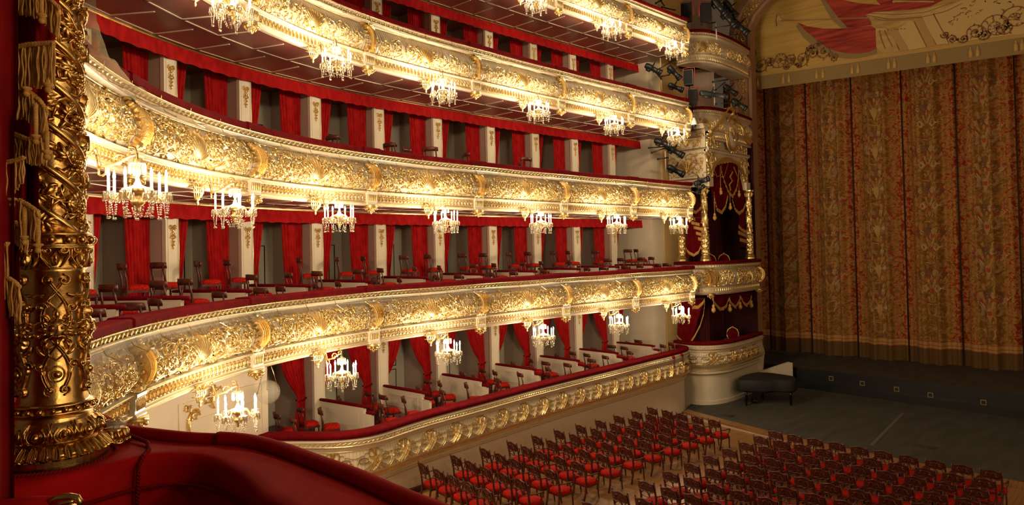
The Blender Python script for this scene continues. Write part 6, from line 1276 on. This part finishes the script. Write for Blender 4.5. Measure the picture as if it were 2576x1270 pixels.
m = MB(); tube(m, np.c_[R_[k1 - 3:] + np.array([0.0, -.01]), np.full(90 - k1 + 3, -.936)], .036, 10); ball(m, (*R_[k1 - 3], -.936), .036, 10); build('rolled_rim', m, LEDGE_V, led, L2)
m = MB(); V = [];
for r in R_: V += [(r[0], r[1], -.95), (r[0] + .0, r[1] + .02, -1.0), (r[0], r[1] + .02, -2.3)]
m.add(V, grid_faces(90, 3)); build('outer_face', m, CREAM, led, L2)
ROPE = mat('crimson_rope', (0.20, 0.006, 0.010), .8)
matte(LEDGE_V, ROPE)
def rope(nm, path, r, parent, fn=None, tw=60.):
    P = np.asarray(path, float); d = np.r_[0, np.cumsum(np.linalg.norm(np.diff(P, axis=0), axis=1))]; n = int(d[-1] / .006); q = np.linspace(0, d[-1], n); P = np.stack([np.interp(q, d, P[:, i]) for i in range(3)], -1)
    T = np.gradient(P, axis=0); T /= np.linalg.norm(T, axis=1)[:, None]; A = np.cross(T, (0.13, .2, 1)); A /= np.linalg.norm(A, axis=1)[:, None]; B = np.cross(A, T); mb = MB()
    for s in range(2): ph = q * 190 + s * PI; tube(mb, P + r * .55 * (np.cos(ph)[:, None] * A + np.sin(ph)[:, None] * B), r * .62, 5)
    return build(nm, mb, ROPE, parent, fn)
t = np.linspace(-.6, 4.2, 50) + A0 - 1.7; rope('rope_trim', np.c_[CX + .265 * np.cos(t), CY + .265 * np.sin(t), np.full(50, -.955)], .011, led, L2)
rope('rope_trim', [(-3.792, 1.324, -0.852)][:0] + [(-4.28, 1.42, -.925), (-4.10, 1.40, -.93), (-3.93, 1.41, -.935), (-3.78, 1.42, -.94), (-3.66, 1.38, -.945), (-3.60, 1.33, -.955), (-3.575, 1.30, -1.0), (-3.57, 1.29, -1.2), (-3.57, 1.29, -1.5)], .010, led, L2)
ii = dens2(INN[4:], 60); e = np.array([(0.03, -.01)] * 20 + [(0.005, -.03)] * 40); rope('rope_trim', np.c_[ii + e * .9, np.full(60, -1.10)], .009, led, L2)
m = MB(); m.add([[-6.5, -2, -1.95], [1, -2, -1.95], [1, 1.8, -1.95], [-6.5, 1.8, -1.95]], [[0, 1, 2, 3]]); struct('floor', m, DARK)
# small gilt ornament with cup tops beside the column
orn = thing('gilt_ornament', 'small gilt ornament with round glass cup tops beside the column base', 'ornament', (-3.98, 1.335, -.955)); m = MB(); lathe(m, [(.001, 0), (.07, 0), (.072, .012), (.05, .03), (.045, .06), (.055, .075), (.001, .078)], 16, lob=6, la=.12)
u = MB()
for k in range(12): leaf(u, 0, .0, PI / 2, .07, .012, .02, .3)
for k in range(12): a = k * PI / 6; c = MB(); leaf(c, 0, 0, PI / 2, .06, .013, .022, .4); m.merge(c, lambda V: cyl(.05)(np.c_[a + V[:, 0] / .05, .012 + V[:, 1], V[:, 2]])); ball(m, (.068 * math.cos(a), .068 * math.sin(a), .018), .012, 6)
build('gilt_stand', m, OLDGOLD, orn)
for k, (x, y) in enumerate(((-.03, .02), (.012, .035), (.035, -.005), (-.005, -.02))): m = MB(); lathe(m, [(.016, .07), (.018, .10), (.021, .118), (.019, .118), (.015, .075)], 14, (x, y, 0)); build('glass_cup', m, GLASS, orn); m = MB(); tube(m, [(x + .021 * math.cos(q), y + .021 * math.sin(q), .118) for q in np.linspace(0, 2 * PI, 15)], .0025, 4); build('cup_rim', m, BRASS, orn)
# armchair whose arm reaches into the corner
ac = thing('gilt_armchair', 'red padded chair arm with gilt scroll end in the lower corner by the ledge', 'chair', (-2.45, .62, -1.95)); P = [(-3.274, 0.608, -0.904), (-3.197, 0.677, -0.895), (-3.119, 0.746, -0.884), (-3.047, 0.811, -0.878)]; L3 = lambda V: V - np.array([-2.45, .62, -1.95])
m = MB(); tube(m, [np.array(p) - np.array([0, 0, .035]) for p in P], [.04, .042, .042, .034], 12, flat=.85); build('arm_pad', m, LEDGE_V, ac, L3)
Q = np.array([(-3.032, 0.797, -0.883), (-3.008, 0.819, -0.870), (-2.980, 0.844, -0.867), (-2.958, 0.863, -0.872), (-2.950, 0.871, -0.888), (-2.956, 0.866, -0.909), (-2.974, 0.850, -0.914), (-2.982, 0.843, -0.899), (-2.971, 0.852, -0.891)]); m = MB(); tube(m, Q - np.array([0, 0, .012]), [.012, .013, .013, .012, .011, .010, .009, .008, .005], 12); tube(m, np.array([(-2.996, 0.803, -0.891), (-2.969, 0.827, -0.883), (-2.947, 0.847, -0.878)]) - np.array([0, 0, .012]), [.006, .009, .006], 10)
tube(m, [Q[6], Q[6] + np.array([-.05, -.03, -.12]), Q[6] + np.array([.02, 0, -.30])], [.02, .016, .02], 8); build('gilt_arm', m, OLDGOLD, ac, L3)
m = MB(); b_ = Q[6] + np.array([-.25, -.25, -.42]); bevbox(m, b_[0] - .28, b_[0] + .28, b_[1] - .28, b_[1] + .28, b_[2], b_[2] + .10, .03); build('seat', m, LEDGE_V, ac, L3, False)
for sx in (-1, 1):
    for sy in (-1, 1): m = MB(); tube(m, [(b_[0] + sx * .25, b_[1] + sy * .25, b_[2]), (b_[0] + sx * .25, b_[1] + sy * .25, -1.95)], [.03, .02], 8); build('leg', m, OLDGOLD, ac, L3)
# fringed drape gathered beside the column
dr = thing('fringed_drape', 'dark crimson drape with tiers of old gold fringe falling in front of the spiral column', 'drape', (-2.9, .4, 0)); L4 = lambda V: V - np.array([-2.9, .4, 0])
DDARK = noisy(mat('drape_velvet', (0.20, 0.004, 0.008), .85, **{'Sheen Weight': .05, 'Sheen Tint': (.8, .04, .03, 1)}), 4, (0.16, 0.003, 0.006), (0.26, 0.007, 0.010))
def ray3(x, y, D): return D * (np.array(FW) + np.array(RT) * (x - 1288) / 1768.8 + np.array(UP) * (592 - y) / 1768.8)
EDGE = [(-40, 155), (0, 150), (60, 142), (120, 138), (170, 137), (225, 119), (260, 118), (335, 124), (400, 97), (455, 97), (535, 98), (600, 60), (650, 49), (720, 49), (800, 30), (830, 22), (1000, 17), (1290, 12)]
matte(DDARK); m = MB(); ysx = np.linspace(-60, 1290, 60); V = []
for j, y in enumerate(ysx):
    xe = np.interp(y, [e_[0] for e_ in EDGE], [e_[1] for e_ in EDGE])
    for i in range(24):
        u = i / 23; x = -60 + (xe + 60) * u; D = 2.92 + .05 * math.sin(u * 14 + y * .004) + .03 * math.sin(u * 31) + .10 * (1 - u); V.append(ray3(x, y, D))
m.add(V, grid_faces(60, 24)); build('cloth', m, DDARK, dr, L4)
m = MB(); ysx = np.linspace(-60, 1290, 30); V = []
for y in ysx:
    for i in range(14): u = i / 13; V.append(ray3(-60 + (46 - .012 * max(0, 600 - abs(y - 100)) * 0 + (52 - y * .035 + 0) * 0 + (10 if y < 300 else 0)) * u * 1.0 + 50 * u, y, 2.66 + .05 * math.sin(u * 9) + .06 * u))
m.add(V, grid_faces(30, 14)); build('outer_fold', m, DDARK, dr, L4)
rf = random.Random(2)
def fringe3(cord, L0_, L1_, D, nm='fringe', dens_=3.0, th=.0036):
    P = np.asarray(cord, float); d = np.r_[0, np.cumsum(np.hypot(*np.diff(P, axis=0).T))]; n = int(d[-1] / dens_); q = np.linspace(0, d[-1], n); C = np.c_[np.interp(q, d, P[:, 0]), np.interp(q, d, P[:, 1])]; mb = MB()
    for i, (x, y) in enumerate(C):
        L = (L0_ + (L1_ - L0_) * i / max(1, n - 1)) * rf.uniform(.93, 1.04); ph = rf.uniform(0, 6); Dd = D + rf.uniform(-.02, .015); am = rf.uniform(1.0, 2.6); sl = rf.uniform(-3, 3)
        tube(mb, [ray3(x + am * math.sin(ph + t * 8) + sl * t, y + L * t, Dd) for t in np.linspace(0, 1, 9)], th, 4)
    bk = []
    for i, (x, y) in enumerate(C[::max(1, n // 14)]):
        k = i / (len(C[::max(1, n // 14)]) - 1); L = L0_ + (L1_ - L0_) * k
        for t in (0, .5, .97): bk.append(ray3(x, y + L * t, D + .022))
    mb.add(bk, grid_faces(len(bk) // 3, 3))
    build(nm, mb, FRINGE, dr, L4)
    q = np.linspace(0, d[-1], int(d[-1] / 1.2)); C = np.c_[np.interp(q, d, P[:, 0]), np.interp(q, d, P[:, 1])]; c3 = np.array([ray3(x, y, D - .012) for x, y in C]); mb = MB()
    for s in range(2): ph = np.arange(len(C)) * .9 + s * PI; tube(mb, c3 + np.c_[0 * ph, .004 * np.cos(ph), .006 * np.sin(ph)], .0055, 5)
    build('cord', mb, FRINGE, dr, L4)
def tassel3(x, y0, y1, D):
    mb = MB(); tube(mb, [ray3(x, y0, D), ray3(x, y1 - 10, D)], .009, 8); z = ray3(x, y1, D); 
    for k in range(10): p = ray3(x, y0 + (y1 - 14 - y0) * k / 10, D); tube(mb, [p + np.array([-.009, 0, -.004]), p + np.array([.009, 0, .004])], .003, 4)
    lathe(mb, [(.001, .030), (.018, .026), (.020, .020), (.010, .015), (.012, .010), (.001, .009)], 10, z); ball(mb, z, .013, 8); build('tassel', mb, FRINGE, dr, L4)
fringe3([(-10, -60), (40, -40), (100, -30), (148, 20)], 70, 84, 2.86); fringe3([(36, 119), (70, 112), (110, 109), (137, 107)], 108, 112, 2.82)
fringe3([(10, 240), (60, 226), (78, 234), (100, 252), (118, 278)], 60, 92, 2.80); fringe3([(-12, 412), (10, 409), (40, 404), (60, 396)], 110, 60, 2.76); fringe3([(20, 330), (70, 350), (120, 345)], 60, 70, 2.90)
fringe3([(48, 503), (70, 515), (96, 533), (99, 545)], 100, 62, 2.78); fringe3([(-14, 624), (0, 622), (20, 612)], 165, 130, 2.74); fringe3([(22, 700), (40, 712), (50, 724)], 95, 90, 2.74); fringe3([(0, 555), (40, 560), (70, 585)], 50, 60, 2.88)
for (x, a, b) in ((104, -20, 52), (90, 262, 356), (62, 520, 610), (36, 725, 803), (66, 225, 236), (30, 495, 515), (120, 200, 226), (118, 330, 395), (95, 545, 630), (16, 280, 312)): tassel3(x, a, b, 2.77)
#@@NEXT
